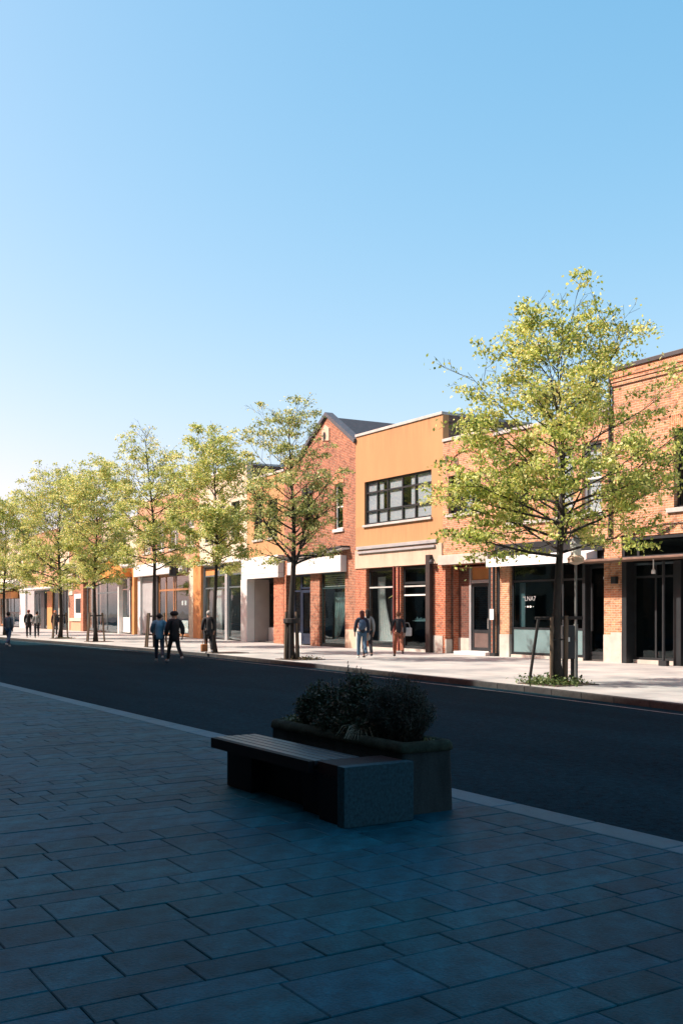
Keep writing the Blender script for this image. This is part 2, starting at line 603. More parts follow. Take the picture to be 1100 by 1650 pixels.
def glazed(b, x0, x1, z0, z1, xs=(), zs=(), y=.12, fw=.06, fm=None, gm=None, name='window', skip=(), fd=.07, panels=None, label=None):
    """window part: frame with mullions and rails; each pane is a sub-part"""
    fm, gm = fm or STEEL, gm or GLASS
    mb = MB()
    g = .004
    X0, X1, Z0, Z1 = x0 + g, x1 - g, z0 + g, z1 - g
    mb.box(X0, X0 + fw, y, y + fd, Z0, Z1)
    mb.box(X1 - fw, X1, y, y + fd, Z0, Z1)
    mb.box(X0 + fw, X1 - fw, y, y + fd, Z0, Z0 + fw)
    mb.box(X0 + fw, X1 - fw, y, y + fd, Z1 - fw, Z1)
    vx = [X0 + fw] + [c for x in xs for c in (x - fw / 2, x + fw / 2)] + [X1 - fw]
    vz = [Z0 + fw] + [c for z in zs for c in (z - fw / 2, z + fw / 2)] + [Z1 - fw]
    for x in xs:
        mb.box(x - fw / 2, x + fw / 2, y, y + fd, Z0 + fw, Z1 - fw)
    for z in zs:
        for k in range(0, len(vx), 2):
            mb.box(vx[k], vx[k + 1], y + .006, y + fd - .006, z - fw / 2, z + fw / 2)
    w = mb.build(name, fm, b, label=label)
    for i in range(0, len(vx), 2):
        for j in range(0, len(vz), 2):
            key = (i // 2, j // 2)
            if key in skip:
                continue
            pm = (panels or {}).get(key)
            if pm:
                MB().box(vx[i], vx[i + 1], y + .02, y + .05, vz[j], vz[j + 1]).build('panel', pm, w)
            else:
                MB().box(vx[i], vx[i + 1], y + fd * .5 - .005, y + fd * .5 + .005, vz[j], vz[j + 1]).build('pane', gm, w)
    return w


def door(b, x0, x1, z0, z1, y=.14, fm=None, gm=None, zpanel=0.0, pm=None, hx=None, fw=.1):
    fm, gm = fm or STEEL, gm or GLASS_D
    zz = [z0 + zpanel] if zpanel else []
    d = glazed(b, x0, x1, z0, z1, (), zz, y, fw, fm, gm, 'door', panels={(0, 0): pm or fm} if zpanel else None)
    hx = hx if hx is not None else x1 - fw * .6
    MB().tube([(hx, y - .05, z0 + .85), (hx, y - .05, z0 + 1.25)], .014, 6).tube([(hx, y - .05, z0 + .9), (hx, y + .01, z0 + .9)], .01, 5).tube([(hx, y - .05, z0 + 1.2), (hx, y + .01, z0 + 1.2)], .01, 5).build('handle', COPING, d)
    return d


def shell(b, L, H, mat, zc=3.75, depth=11, roof_mat=None, inner=None, inner_up=None, cop=None, copw=.36, side_l=None, side_r=None, coph=.12, rd=4.5):
    """side and rear walls, flat roof, coping and rooms behind the openings"""
    s = MB()
    s.box(.005, .28, .3, depth, 0, H)
    s.box(L - .28, L - .005, .3, depth, 0, H)
    s.box(.28, L - .28, depth - .3, depth, 0, H)
    s.build('side_wall', mat, b)
    if roof_mat:
        MB().box(.28, L - .28, .3, depth - .3, H - .75, H - .5).build('roof', roof_mat, b)
    if cop:
        c = MB()
        c.bbox(0.004, L - .004, -.05, .34, H, H + coph, .012)
        c.bbox(0.004, .33, .345, depth, H, H + coph, .012)
        c.bbox(L - .33, L - .004, .345, depth, H, H + coph, .012)
        c.build('coping', cop, b)
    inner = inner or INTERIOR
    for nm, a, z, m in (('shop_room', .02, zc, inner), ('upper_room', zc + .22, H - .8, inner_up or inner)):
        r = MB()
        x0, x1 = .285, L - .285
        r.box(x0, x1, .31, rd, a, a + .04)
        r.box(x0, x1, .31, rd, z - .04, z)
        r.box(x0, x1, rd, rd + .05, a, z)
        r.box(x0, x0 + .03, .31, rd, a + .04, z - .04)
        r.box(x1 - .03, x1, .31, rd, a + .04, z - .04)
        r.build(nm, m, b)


def curtain(x0, x1, z0, z1, y, amp=.05, waves=6, curve=None):
    """pleated cloth with thickness"""
    mb = MB()
    n = waves * 6
    front, back = [], []
    rows = 7
    grid = []
    for j in range(rows):
        z = z0 + (z1 - z0) * j / (rows - 1)
        fr = curve(j / (rows - 1)) if curve else 1.0
        grid.append([(x0 + (x1 - x0) * fr * i / n, y + amp * math.sin(i * 2 * math.pi / 6 + .5 * math.sin(j)), z) for i in range(n + 1)])
    for off in (0, .012):
        for j in range(rows - 1):
            for i in range(n):
                q = [grid[j][i], grid[j][i + 1], grid[j + 1][i + 1], grid[j + 1][i]]
                q = [(x, yy + off, z) for x, yy, z in q]
                mb.poly(q if not off else q[::-1])
    return mb

# ------------------------------------------------------------------ setting: ground


random.seed(4)
# far kerb line (x, y), right to left
KERB = [(60, 11.6), (20, 13.0), (-2, 13.9), (-12, 14.6), (-17, 15.3), (-27, 16.2), (-38, 16.9), (-52, 17.0), (-66, 16.6), (-90, 16.4), (-150, 16.2), (-420, 16.2)]


def kerb_y(x):
    for (a, ya), (b, yb) in zip(KERB, KERB[1:]):
        if b <= x <= a:
            return ya + (yb - ya) * (x - a) / (b - a)
    return KERB[0][1] if x > KERB[0][0] else KERB[-1][1]


# terrain sheet out to the horizon
g = MB()
g.poly([(-1500, -1500, -.16), (1500, -1500, -.16), (1500, 1500, -.16), (-1500, 1500, -.16)])
g.build('ground', plain('bare ground', (.12, .11, .09), .95, .3, .2, 0), kind='structure')

# asphalt
m, nt, p = new_mat('asphalt')
tc = N(nt, 'ShaderNodeTexCoord')
n1 = N(nt, 'ShaderNodeTexNoise', Scale=.35, Detail=6.0, Roughness=.6)
mp = N(nt, 'ShaderNodeMapping')
mp.inputs['Scale'].default_value = (.25, 1, 1)
nt.links.new(tc.outputs['Object'], mp.inputs[0])
nt.links.new(mp.outputs[0], n1.inputs[0])
n2 = N(nt, 'ShaderNodeTexVoronoi', Scale=70.0)
nt.links.new(tc.outputs['Object'], n2.inputs[0])
n3 = N(nt, 'ShaderNodeTexNoise', Scale=14.0, Detail=5.0, Roughness=.7)
nt.links.new(tc.outputs['Object'], n3.inputs[0])
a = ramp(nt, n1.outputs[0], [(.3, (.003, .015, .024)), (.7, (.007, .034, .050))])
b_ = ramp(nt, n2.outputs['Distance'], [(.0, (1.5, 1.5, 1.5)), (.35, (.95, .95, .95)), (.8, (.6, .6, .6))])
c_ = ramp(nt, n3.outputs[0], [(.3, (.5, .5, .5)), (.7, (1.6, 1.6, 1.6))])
mx = N(nt, 'ShaderNodeMix', data_type='RGBA', blend_type='MULTIPLY')
mx.inputs[0].default_value = 1
nt.links.new(a, mx.inputs[6]); nt.links.new(b_, mx.inputs[7])
mx2 = N(nt, 'ShaderNodeMix', data_type='RGBA', blend_type='MULTIPLY')
mx2.inputs[0].default_value = 1
nt.links.new(mx.outputs[2], mx2.inputs[6]); nt.links.new(c_, mx2.inputs[7])
nt.links.new(mx2.outputs[2], p.inputs['Base Color'])
p.inputs['Roughness'].default_value = .85
p.inputs['Specular IOR Level'].default_value = .015
bp = N(nt, 'ShaderNodeBump', Strength=.5, Distance=.006)
nt.links.new(n2.outputs['Distance'], bp.inputs['Height'])
nt.links.new(bp.outputs[0], p.inputs['Normal'])
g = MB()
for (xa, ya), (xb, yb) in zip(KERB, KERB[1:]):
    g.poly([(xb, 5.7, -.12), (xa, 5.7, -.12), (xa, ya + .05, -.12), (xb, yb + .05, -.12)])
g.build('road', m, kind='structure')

# pale gutter line painted along the far kerb
g = MB()
for (xa, ya), (xb, yb) in zip(KERB[:-1], KERB[1:-1]):
    g.poly([(xb, yb - .48, -.116), (xa, ya - .48, -.116), (xa, ya - .42, -.116), (xb, yb - .42, -.116)])
g.build('gutter_line', plain('worn road paint', (.22, .22, .22), .8, .35, 3, .1), kind='structure')

# far kerb stones
kb = MB().box(-.001, 0, 0, .001, -.2, -.19).build('kerb', KERBS)
kb['kind'] = 'structure'
FARK = plain('shaded far kerb stone', (.05, .05, .05), .8, .3, 6, .2, piece=.15, spec=.1)  # kerb tone darkened to carry the shade lying on it
kb.name = 'far_kerb'
KM = {}


def kerb_stone(parent, p0, p1, w=.16, side=1, z0=-.14, z1=.002, mat=KERBS):
    L = math.hypot(p1[0] - p0[0], p1[1] - p0[1])
    key = (round(L, 2), w, z0, z1, mat.name)
    if key not in KM:
        KM[key] = MB().bbox(.004, L - .004, 0, w, z0, z1, .012).mesh('kerb_stone', mat)
    o = link('kerb_stone', KM[key], parent)
    o.location = (p0[0], p0[1], 0)
    o.rotation_euler = (0, 0, math.atan2(p1[1] - p0[1], p1[0] - p0[0]))
    return o


far_stones = MB()
x = 6.0
count = 0
while x > -110:
    x2 = x - 1.0
    p0, p1 = (x2, kerb_y(x2)), (x, kerb_y(x))
    if -75 < x < -5:
        kerb_stone(kb, p0, p1, mat=FARK)
    else:
        t = math.atan2(p1[1] - p0[1], p1[0] - p0[0])
        far_stones.poly([(p0[0], p0[1], -.14), (p1[0], p1[1], -.14), (p1[0], p1[1], .002), (p0[0], p0[1], .002)])
        far_stones.poly([(p0[0], p0[1], .002), (p1[0], p1[1], .002), (p1[0], p1[1] + .16, .002), (p0[0], p0[1] + .16, .002)])
    x = x2
far_stones.build('kerb_stone', FARK, kb, kind='stuff')

# far pavement: pale concrete flags, joints as fine relief
m, nt, p = new_mat('pale pavement')
tc = N(nt, 'ShaderNodeTexCoord')
bt = N(nt, 'ShaderNodeTexBrick')
bt.inputs['Color1'].default_value = (.39, .385, .36, 1)
bt.inputs['Color2'].default_value = (.34, .335, .315, 1)
bt.inputs['Mortar'].default_value = (.26, .24, .21, 1)
bt.inputs['Scale'].default_value = 1
bt.inputs['Mortar Size'].default_value = .006
bt.inputs['Brick Width'].default_value = .9
bt.inputs['Row Height'].default_value = .6
nt.links.new(tc.outputs['Object'], bt.inputs[0])
n1 = N(nt, 'ShaderNodeTexNoise', Scale=.7, Detail=8.0, Roughness=.7)
nt.links.new(tc.outputs['Object'], n1.inputs[0])
r1 = ramp(nt, n1.outputs[0], [(.3, (.8, .79, .78)), (.65, (1.05, 1.05, 1.05))])
mx = N(nt, 'ShaderNodeMix', data_type='RGBA', blend_type='MULTIPLY')
mx.inputs[0].default_value = 1
nt.links.new(bt.outputs[0], mx.inputs[6]); nt.links.new(r1, mx.inputs[7])
nt.links.new(mx.outputs[2], p.inputs['Base Color'])
p.inputs['Roughness'].default_value = .85
n2 = N(nt, 'ShaderNodeTexNoise', Scale=60.0, Detail=4.0)
nt.links.new(tc.outputs['Object'], n2.inputs[0])
bp = N(nt, 'ShaderNodeBump', Strength=.25, Distance=.006)
nt.links.new(n2.outputs[0], bp.inputs['Height'])
nt.links.new(bp.outputs[0], p.inputs['Normal'])
g = MB()
for (xa, ya), (xb, yb) in zip(KERB, KERB[1:]):
    g.poly([(xb, yb + .158, 0), (xa, ya + .158, 0), (xa, 60, 0), (xb, 60, 0)])
    g.poly([(xa, ya + .158, 0), (xb, yb + .158, 0), (xb, yb + .158, -.2), (xa, ya + .158, -.2)])
spots(m, 5.0, .09, .7)
g.build('pavement', m, kind='structure')

# near plaza: bedding sheet, individual slabs, kerb stones
plaza = MB().box(-400, 60, -30, 5.56, -.159, -.028).build('plaza', JOINT)
plaza['kind'] = 'structure'
near_kerb = MB().box(-400, 60, 5.57, 5.86, -.158, -.05).build('near_kerb', JOINT)
near_kerb['kind'] = 'structure'
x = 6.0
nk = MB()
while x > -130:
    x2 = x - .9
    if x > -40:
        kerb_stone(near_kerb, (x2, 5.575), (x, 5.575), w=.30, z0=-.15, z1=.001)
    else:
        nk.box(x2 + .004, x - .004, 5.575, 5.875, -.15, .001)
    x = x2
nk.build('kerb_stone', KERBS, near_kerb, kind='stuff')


def slab_polys(mb, w, l, ox=0, oy=0, oz=0):
    b, h = .005, .004
    g = .0032
    x0, x1, y0, y1 = ox + g, ox + w - g, oy + g, oy + l - g
    a = [(x0, y0), (x1, y0), (x1, y1), (x0, y1)]
    t = [(x0 + b, y0 + b), (x1 - b, y0 + b), (x1 - b, y1 - b), (x0 + b, y1 - b)]
    n = len(mb.v)
    mb.v += [(x, y, -.026) for x, y in a] + [(x, y, oz - h) for x, y in a] + [(x, y, oz) for x, y in t]
    for i in range(4):
        j = (i + 1) % 4
        mb.f.append((n + i, n + j, n + 4 + j, n + 4 + i))
        mb.f.append((n + 4 + i, n + 4 + j, n + 8 + j, n + 8 + i))
    mb.f.append((n + 8, n + 9, n + 10, n + 11))


slabs = []
x = 1.2
rs = random.Random(11)
while x > -115:
    w = rs.choice([.20, .24, .24, .28, .28, .33, .33, .44])
    y = -3.5 - rs.random() * .5
    while y < 5.55:
        l = rs.choice([.26, .34, .34, .42, .42, .5, .62, .8]) if w < .42 else rs.choice([.45, .6, .75, .9])
        if y + l > 5.56 or 5.56 - (y + l) < .2:
            l = round(5.56 - y, 3)
        slabs.append((x - w, y, w, l))
        y += l
    x -= w
fwd = Vector((-math.sin(R(58.1)), math.cos(R(58.1))))
rgt = Vector((math.cos(R(58.1)), math.sin(R(58.1))))


def size_seen(s):
    c = Vector((s[0] + s[2] / 2, s[1] + s[3] / 2))
    d = c.dot(fwd)
    if d < 3.6 or abs(c.dot(rgt)) > d * .36 + .3:
        return 0
    return s[2] * s[3] / d ** 3


slabs.sort(key=size_seen, reverse=True)
SM = {}
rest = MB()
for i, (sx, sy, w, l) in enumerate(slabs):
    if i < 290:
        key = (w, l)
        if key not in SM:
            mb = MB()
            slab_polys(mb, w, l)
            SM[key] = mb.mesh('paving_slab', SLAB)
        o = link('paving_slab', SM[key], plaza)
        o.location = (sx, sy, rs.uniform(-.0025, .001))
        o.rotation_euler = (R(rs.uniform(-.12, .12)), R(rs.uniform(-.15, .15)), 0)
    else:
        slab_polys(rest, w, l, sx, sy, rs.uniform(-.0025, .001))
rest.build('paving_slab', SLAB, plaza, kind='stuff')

# ------------------------------------------------------------------ buildings behind the plaza (they cast the shade)


def shade_height(x):
    pts = [(40, 21.6), (-11, 21.7), (-23, 22.6), (-39, 24.5), (-51, 25.2), (-62, 24.2), (-75, 21.6), (-160, 21.4)]
    for (a, ha), (b, hb) in zip(pts, pts[1:]):
        if b <= x <= a:
            return ha + (hb - ha) * (x - a) / (b - a)
    return 21.5


rb = random.Random(5)
tones = [('tall brown', BR_BROWN), ('tall red brick', BR_RED), ('tall cream', CREAM), ('tall grey', CONC)]
x = 32.0
k = 0
while x > -150:
    w = 9.0
    H = shade_height(x - w / 2)
    x0 = x - w
    nm, mt = tones[k % 4]
    b = thing('townhouse', '%s townhouse shading the plaza, number %s of the row behind the paving' % (nm, ['one', 'two', 'three', 'four', 'five', 'six', 'seven', 'eight', 'nine', 'ten', 'eleven', 'twelve', 'thirteen', 'fourteen', 'fifteen', 'sixteen', 'seventeen', 'eighteen', 'nineteen', 'twenty', 'twenty-one'][k]), 'building', (x, -5, 0), math.pi, 'tall houses behind the plaza')
    holes = []
    for fl in range(6):
        for c in range(3):
            a = .9 + c * 2.7
            holes.append((a, a + 1.7, .9 + fl * 3.5, 2.9 + fl * 3.5))
    wl = MB()
    holed_wall(wl, .01, w - .01, 0, H, holes)
    wl.box(.01, w - .01, 9.7, 10, 0, H)
    wl.box(.01, .3, .3, 9.7, 0, H)
    wl.box(w - .3, w - .01, .3, 9.7, 0, H)
    wl.build('wall', mt, b)
    MB().box(.3, w - .3, .3, 9.7, H - .4, H - .1).build('roof', ROOFFELT, b)
    pn = MB()
    for h in holes:
        pn.box(h[0], h[1], .12, .14, h[2], h[3])
    pn.build('pane', plain('dark window glass', (.02, .025, .03), .08, .1, 1, 0), b, kind='stuff')
    x -= w
    k += 1

# ------------------------------------------------------------------ far side of the street
ROW = 'two storey shops along the far pavement'


def canopy_top(name, mat, b, x0, x1, y, z, out, drop, th=.05, label=None):
    """sloped awning with thickness and side cheeks"""
    mb = MB()
    mb.prism([(x0, 0), (x1, 0)], 0, 0) if False else None
    P = [(y, z), (y - out, z - drop), (y - out, z - drop - .28), (y, z - .28 - drop * .3)]
    for xx, flip in ((x0, 0), (x1, 1)):
        q = [(xx, a, c) for a, c in P]
        mb.poly(q if flip else q[::-1])
    for i in range(4):
        a, c = P[i], P[(i + 1) % 4]
        mb.poly([(x0, a[0], a[1]), (x1, a[0], a[1]), (x1, c[0], c[1]), (x0, c[0], c[1])])
    return mb.build(name, mat, b, label=label)


# --- B1: orange brick building at the right edge
b = thing('brick_building', 'orange brick building cut by the right edge, dark shopfront under a thin canopy', 'building', (-23.6, 25, 0), 0, ROW)
L, H = 9.0, 9.42
lo = [(.42, 8.6, 0, 4.02)]
wl = holed_wall(MB(), 0, L, 0, 4.05, [(.42, 8.6, -.01, 4.02)])
wl2 = holed_wall(wl, 0, L, 4.05, H, [(2.5, 4.3, 4.8, 7.2), (5.6, 7.4, 4.8, 7.2)])
wl2.build('wall', BR_ORANGE, b)
MB().box(-.02, .44, -.03, .31, 0, .98).build('plinth', CONC, b)
shell(b, L, H, BR_BROWN, 3.9, roof_mat=ROOFFELT, cop=COPING_D, coph=.14)
for a in (2.5, 5.6):
    glazed(b, a, a + 1.8, 4.8, 7.2, (a + .9,), (6.0,), .16, .07, STEEL, GLASS_UP)
    MB().bbox(a - .25, a + 2.05, -.08, .16, 4.66, 4.8, .01).build('sill', COPING, b)
    MB().box(a - .15, a + 1.95, -.012, .0, 7.2, 7.62).build('lintel', BR_LINTEL, b)
    MB().box(a + .75, a + .95, -.03, .0, 7.75, 7.95).build('vent', BR_BROWN, b)
cn = MB()
for i in range(3):
    cn.bbox(0, L, -.05 - .03 * i, -.001, H - .5 + .12 * i, H - .385 + .12 * i, .008)
cn.build('brick_cornice', BR_ORANGE, b)
glazed(b, .45, 8.58, 3.32, 4.0, (1.1, 3.3, 5.2, 7.0), (), .0, .09, STEEL, GLASS_D, 'transom')
glazed(b, .62, 2.45, .12, 3.2, (1.5,), (2.75,), .35, .07, STEEL, GLASS_D, 'shop_window')
door(b, 2.75, 3.75, .06, 3.2, .5, zpanel=.4)
glazed(b, 3.85, 8.5, .12, 3.2, (5.4, 6.9), (2.75,), .35, .07, STEEL, GLASS_D, 'shop_window')
MB().box(.43, .62, -.01, .4, 0, 3.3).box(2.46, 2.74, .02, .5, 0, 3.2).box(3.76, 3.84, .02, .5, 0, 3.2).build('post', STEEL, b)
MB().box(.62, 2.45, .3, .42, 0, .12).box(3.85, 8.5, .3, .42, 0, .12).build('sill', CONC, b)
MB().bbox(-.95, L, -1.0, -.002, 3.24, 3.31, .01).build('canopy', plain('rusty steel canopy', (.20, .12, .085), .6, .4, 3, .2), b)
MB().tube([(2.35, -.28, 0), (2.35, -.28, 3.2)], .045, 8).box(2.2, 2.5, -.34, -.2, 0, .16).build('downpipe', STEEL, b)
lm = MB().tube([(2.15, -.5, 3.24), (2.15, -.5, 2.95)], .02, 6)
lm.lathe([(.02, 2.96), (.06, 2.9), (.06, 2.8)], 2.15, -.5, 8)
lm.build('hanging_lamp', WHITE, b)
MB().tube([(-.02, -.07, 4.05), (-.02, -.07, 9.3)], .05, 8).box(-.1, .06, -.12, -.0, 7.9, 8.1).build('drainpipe', STEEL, b)
vn = MB()
rv = random.Random(3)
for i in range(13):
    a = .3 + rv.random() * 3.4
    pts = [(a, -.03, 4.06)]
    for j in range(5):
        pts.append((pts[-1][0] + rv.uniform(-.2, .3), -.035, pts[-1][2] + rv.uniform(-.02, .12)))
    vn.tube(pts, [.018, .016, .014, .012, .01, .006], 4)
for pts in ([(.3, -.03, 4.3), (1.2, -.03, 4.27), (2.2, -.03, 4.34), (3.6, -.03, 4.3)],):
    vn.tube(pts, .015, 4)
vn.build('climbing_stem', STAKE_D, b)
MB().box(.1, .3, -.16, -.03, 2.55, 2.78).build('wall_lamp', STEEL, b)

# --- B2: brick shop with white awning
b = thing('brick_building', 'brick building behind the big tree, white awning over a dark teal shop window', 'building', (-29.44, 25, 0), 0, ROW)
L, H = 5.84, 8.2
wl = holed_wall(MB(), 0, L, 0, 3.95, [(.86, 5.5, -.01, 3.8)])
holed_wall(wl, 0, L, 3.95, H, [(.7, 1.9, 4.9, 7.0), (3.2, 4.1, 4.9, 7.3), (4.5, 5.4, 4.9, 7.3)])
wl.build('wall', BR_ORANGE, b)
MB().box(.33, .87, -.02, .31, 0, .82).build('plinth', CONC, b)
MB().box(5.49, 5.86, -.02, .31, 0, .9).build('plinth', CONC, b)
shell(b, L, H, BR_BROWN, 3.85, roof_mat=ROOFFELT, cop=COPING)
glazed(b, .7, 1.9, 4.9, 7.0, (1.3,), (6,), .14, .06, STEEL, GLASS_UP)
for a in (3.2, 4.5):
    glazed(b, a, a + .9, 4.9, 7.3, (), (6.1,), .14, .06, WHITE, GLASS_UP)
    MB().box(a + .04, a + .86, .26, .28, 4.95, 7.2).build('blind', CLOTH_W, b)
MB().bbox(.6, 5.5, -.08, .12, 4.78, 4.9, .01).build('sill', COPING, b)
MB().box(.1, 5.5, -.06, -.002, 3.66, 4.12).build('fascia', STEEL, b)
canopy_top('awning', plain('white awning canvas', (.72, .72, .71), .8, .06, 3, .1), b, .15, 5.2, -.002, 3.70, .5, .13)
MB().box(5.2, 5.9, -.55, -.01, 3.3, 3.36).build('awning_box', STEEL, b)
MB().box(.2, .34, -.02, .1, 0, 3.8).tube([(.12, -.1, 0.05), (.12, -.1, 3.9)], .06, 8).box(.0, .26, -.2, -.02, 0, .12).build('downpipe', STEEL, b)
MB().box(-.02, .2, -.19, -.165, 1.35, 1.75).build('notice', WHITE, b)
TEAL = plain('teal painted panel', (.15, .235, .24), .5, .12, 2, .05)
w = glazed(b, .9, 4.5, .12, 3.5, (3.5,), (1.05, 2.75), .1, .07, STEEL, GLASS_D, 'shop_window', panels={(0, 0): TEAL, (1, 0): TEAL})
MB().box(1.02, 1.32, .35, .38, 1.1, 2.7).build('curtain', CLOTH_W, b)
# window lettering: a short word and a line of dots, as on the glass
tx = bpy.data.curves.new('lettering', 'FONT')
tx.body = '\u201cLNA7'
tx.size = .24
tx.extrude = .002
to = bpy.data.objects.new('lettering', tx)
dg = None
C.objects.link(to)
bpy.context.view_layer.update()
me = bpy.data.meshes.new_from_object(to.evaluated_get(bpy.context.evaluated_depsgraph_get()))
bpy.data.objects.remove(to)
me.materials.clear()
me.materials.append(GREYPAINT)
lt = link('lettering', me, w)
lt.rotation_euler = (R(90), 0, 0)
lt.location = (1.45, .118, 2.04)
dt = MB()
for (dx, r_) in ((1.72, .035), (1.86, .04), (2.0, .015), (1.6, .012)):
    dt.prism([(dx + r_ * 1.3 * math.cos(t * math.pi / 4), 1.83 + r_ * math.sin(t * math.pi / 4)) for t in range(8)], .116, .122)
dt.build('lettering', WHITE, w)
door(b, 4.55, 5.47, .06, 3.2, .3, zpanel=.2)
MB().box(4.7, 4.76, .22, .29, 1.0, 2.6).box(4.5, 4.55, .1, .4, 0, 3.5).box(4.55, 5.47, .1, .16, 3.22, 3.78).build('post', STEEL, b)
MB().box(.9, 4.5, .04, .2, 0, .1).build('sill', CONC, b)
MB().box(5.28, 5.36, .2, .28, 2.72, 2.8).build('notice', WHITE, b)

# --- B3: narrow building with a recessed entrance
b = thing('brick_building', 'narrow brick house with arch below the coping and deep recessed entrance', 'building', (-32.54, 25, 0), 0, ROW)
L, H = 3.1, 8.4
wl = holed_wall(MB(), 0, L, 0, 3.5, [(.16, 2.96, -.01, 3.48)])
wl.build('wall', BR_PIER, b)
wl = holed_wall(MB(), 0, L, 3.5, H, [(.35, 2.35, 5.5, 7.0)])
wl.build('wall', BR_ORANGE, b)
shell(b, L, H, BR_BROWN, 3.4, roof_mat=ROOFFELT, cop=COPING, inner=BR_PIER)
glazed(b, .35, 2.35, 5.5, 7.0, (1.0, 1.7), (6.25,), .14, .06, STEEL, GLASS_UP)
MB().box(1.03, 1.66, .3, .32, 5.55, 6.9).build('blind', BLIND, b)
MB().bbox(.25, 2.45, -.08, .13, 5.38, 5.5, .01).build('sill', COPING, b)
ar = MB()
for i in range(14):
    t0, t1 = math.pi * i / 14 + .01, math.pi * (i + 1) / 14 - .01
    ar.prism([(1.4 + 1.0 * math.cos(t0), 7.25 + .62 * math.sin(t0)), (1.4 + 1.18 * math.cos(t0), 7.25 + .8 * math.sin(t0)), (1.4 + 1.18 * math.cos(t1), 7.25 + .8 * math.sin(t1)), (1.4 + 1.0 * math.cos(t1), 7.25 + .62 * math.sin(t1))], -.04, -.002)
ar.build('brick_arch', BR_LINTEL, b)
MB().box(.16, .3, -.015, -.001, 7.5, 7.8).box(.75, .98, -.015, -.001, 7.35, 7.65).build('vent', BR_BROWN, b)
MB().bbox(-.1, 2.95, -.18, -.002, 3.5, 3.88, .012).build('lintel', CONC, b)
rc = MB().box(.162, .2, .3, .55, 0, 3.45).box(.162, 1.0, .55, .65, 0, 3.45)
rc.build('entrance_wall', brick('shaded red entrance brickwork', (.17, .05, .03), (.11, .035, .02), (.14, .09, .07)), b)  # red brick darkened so its colour holds the shade of the recess
MB().box(.155, .215, -.004, .545, 0, .56).box(.22, .98, .53, .549, 0, .62).build('plinth', CONC, b)
MB().bbox(1.0, 2.9, -.25, .7, 0.0, .13, .01).build('doorstep', FASCIA_W, b)
door(b, 1.1, 2.2, .14, 2.75, .58, zpanel=.75, pm=plain('brown door panel', (.12, .08, .07), .6, .2, 3, .1), fw=.12)
MB().box(1.1, 2.8, .6, .66, 2.9, 3.45).build('transom_panel', ORANGE_T, b)
MB().box(1.1, 2.8, .56, .66, 2.76, 2.89).box(1.0, 1.1, .53, .66, .14, 3.45).box(2.21, 2.8, .56, .66, .14, 2.75).build('door_frame', GREYPAINT, b)
MB().box(2.8, 2.96, -.0, .3, 0, 3.4).build('post', STEEL, b)
MB().box(.2, .24, .3, .36, 1.2, 1.45).build('door_bell', COPING, b)

# --- B4: ochre building
b = thing('yellow_building', 'ochre rendered building with wide grid window above two brick framed shop windows', 'building', (-38.95, 25, 0), 0, ROW)
L, H = 6.41, 9.52
wl = holed_wall(MB(), 0, L, 0, 3.58, [(.84, 2.92, -.01, 3.57), (3.5, 5.5, -.01, 3.57)])
wl.build('wall', BR_PIER, b)
wl = holed_wall(MB(), 0, L, 4.4, H, [(.72, 5.66, 5.5, 7.42)])
wl.build('wall', YELLOW, b, label='ochre rendered upper wall')
shell(b, L, H, BR_BROWN, 3.5, roof_mat=ROOFFELT, cop=COPING, inner_up=INTERIOR)
MB().bbox(.003, L - .003, -.05, .3, 3.58, 4.4, .015).build('fascia', BEIGE, b)
MB().bbox(.3, 6.0, -.13, -.052, 4.24, 4.34, .012).build('fascia_ledge', GREYPAINT, b)
MB().bbox(.2, 6.1, -.12, -.003, 4.42, 4.56, .012).build('roller_housing', GREYPAINT, b)
xs = [1.62, 2.42, 3.52, 4.45]
wn_ = glazed(b, .72, 5.66, 5.5, 7.42, xs, (6.1, 6.92), .08, .075, STEEL, GLASS_UP)
MB().bbox(.66, 5.72, -.09, .08, 5.4, 5.5, .01).build('sill', COPING, b)
for i, (a, c) in enumerate([(.78, 1.58), (2.46, 3.48), (4.5, 5.6)]):
    MB().box(a, c, .17, .19, 5.56, 7.36).build('blind', BLIND, b)
MB().box(1.66, 2.38, .17, .19, 5.56, 6.06).box(1.66, 2.0, .17, .19, 6.1, 7.3).box(3.56, 4.41, .17, .19, 5.56, 6.06).box(4.05, 4.41, .17, .19, 6.1, 7.3).build('blind', BLIND, b)
glazed(b, .86, 2.9, .12, 3.54, (), (2.72,), .14, .1, STEEL, GLASS, 'shop_window')
glazed(b, 3.52, 5.48, .12, 3.54, (), (2.35, 2.86), .14, .1, STEEL, GLASS_D, 'shop_window')
for a, c in ((.96, 2.8), (3.62, 5.38)):
    MB().box(a, c, .105, .138, 2.69, 2.75).build('rail', COPING, b)
MB().box(3.62, 5.38, .105, .138, 2.32, 2.38).build('rail', WHITE, b)
MB().box(.86, 2.9, .05, .2, 0, .11).box(3.52, 5.48, .05, .2, 0, .11).build('sill', CONC, b)
MB().box(3.05, 3.12, -.09, -.002, 0, 3.6).box(3.36, 3.42, -.06, -.002, 0, 3.6).build('pilaster', plain('maroon timber', (.16, .035, .03), .6, .3, 3, .1), b)
MB().box(5.44, 5.5, -.07, -.002, 0, 3.58).build('pilaster', plain('pink pipe', (.5, .22, .16), .6, .3, 3, .1), b)
MB().box(5.52, 5.8, -.2, -.056, 0, 3.95).build('post', plain('dark brown post', (.035, .022, .02), .6, .3, 3, .1), b)
MB().box(5.81, 6.42, -.035, -.001, 0, .7).box(0, .55, -.03, -.001, 0, .9).build('plinth', CONC, b)
MB().tube([(5.9, -.2, 3.75), (5.9, -.05, 3.75)], .02, 6).lathe([(.02, 3.76), (.09, 3.66), (.1, 3.58)], 5.9, -.2, 10).build('wall_lamp', STEEL, b)
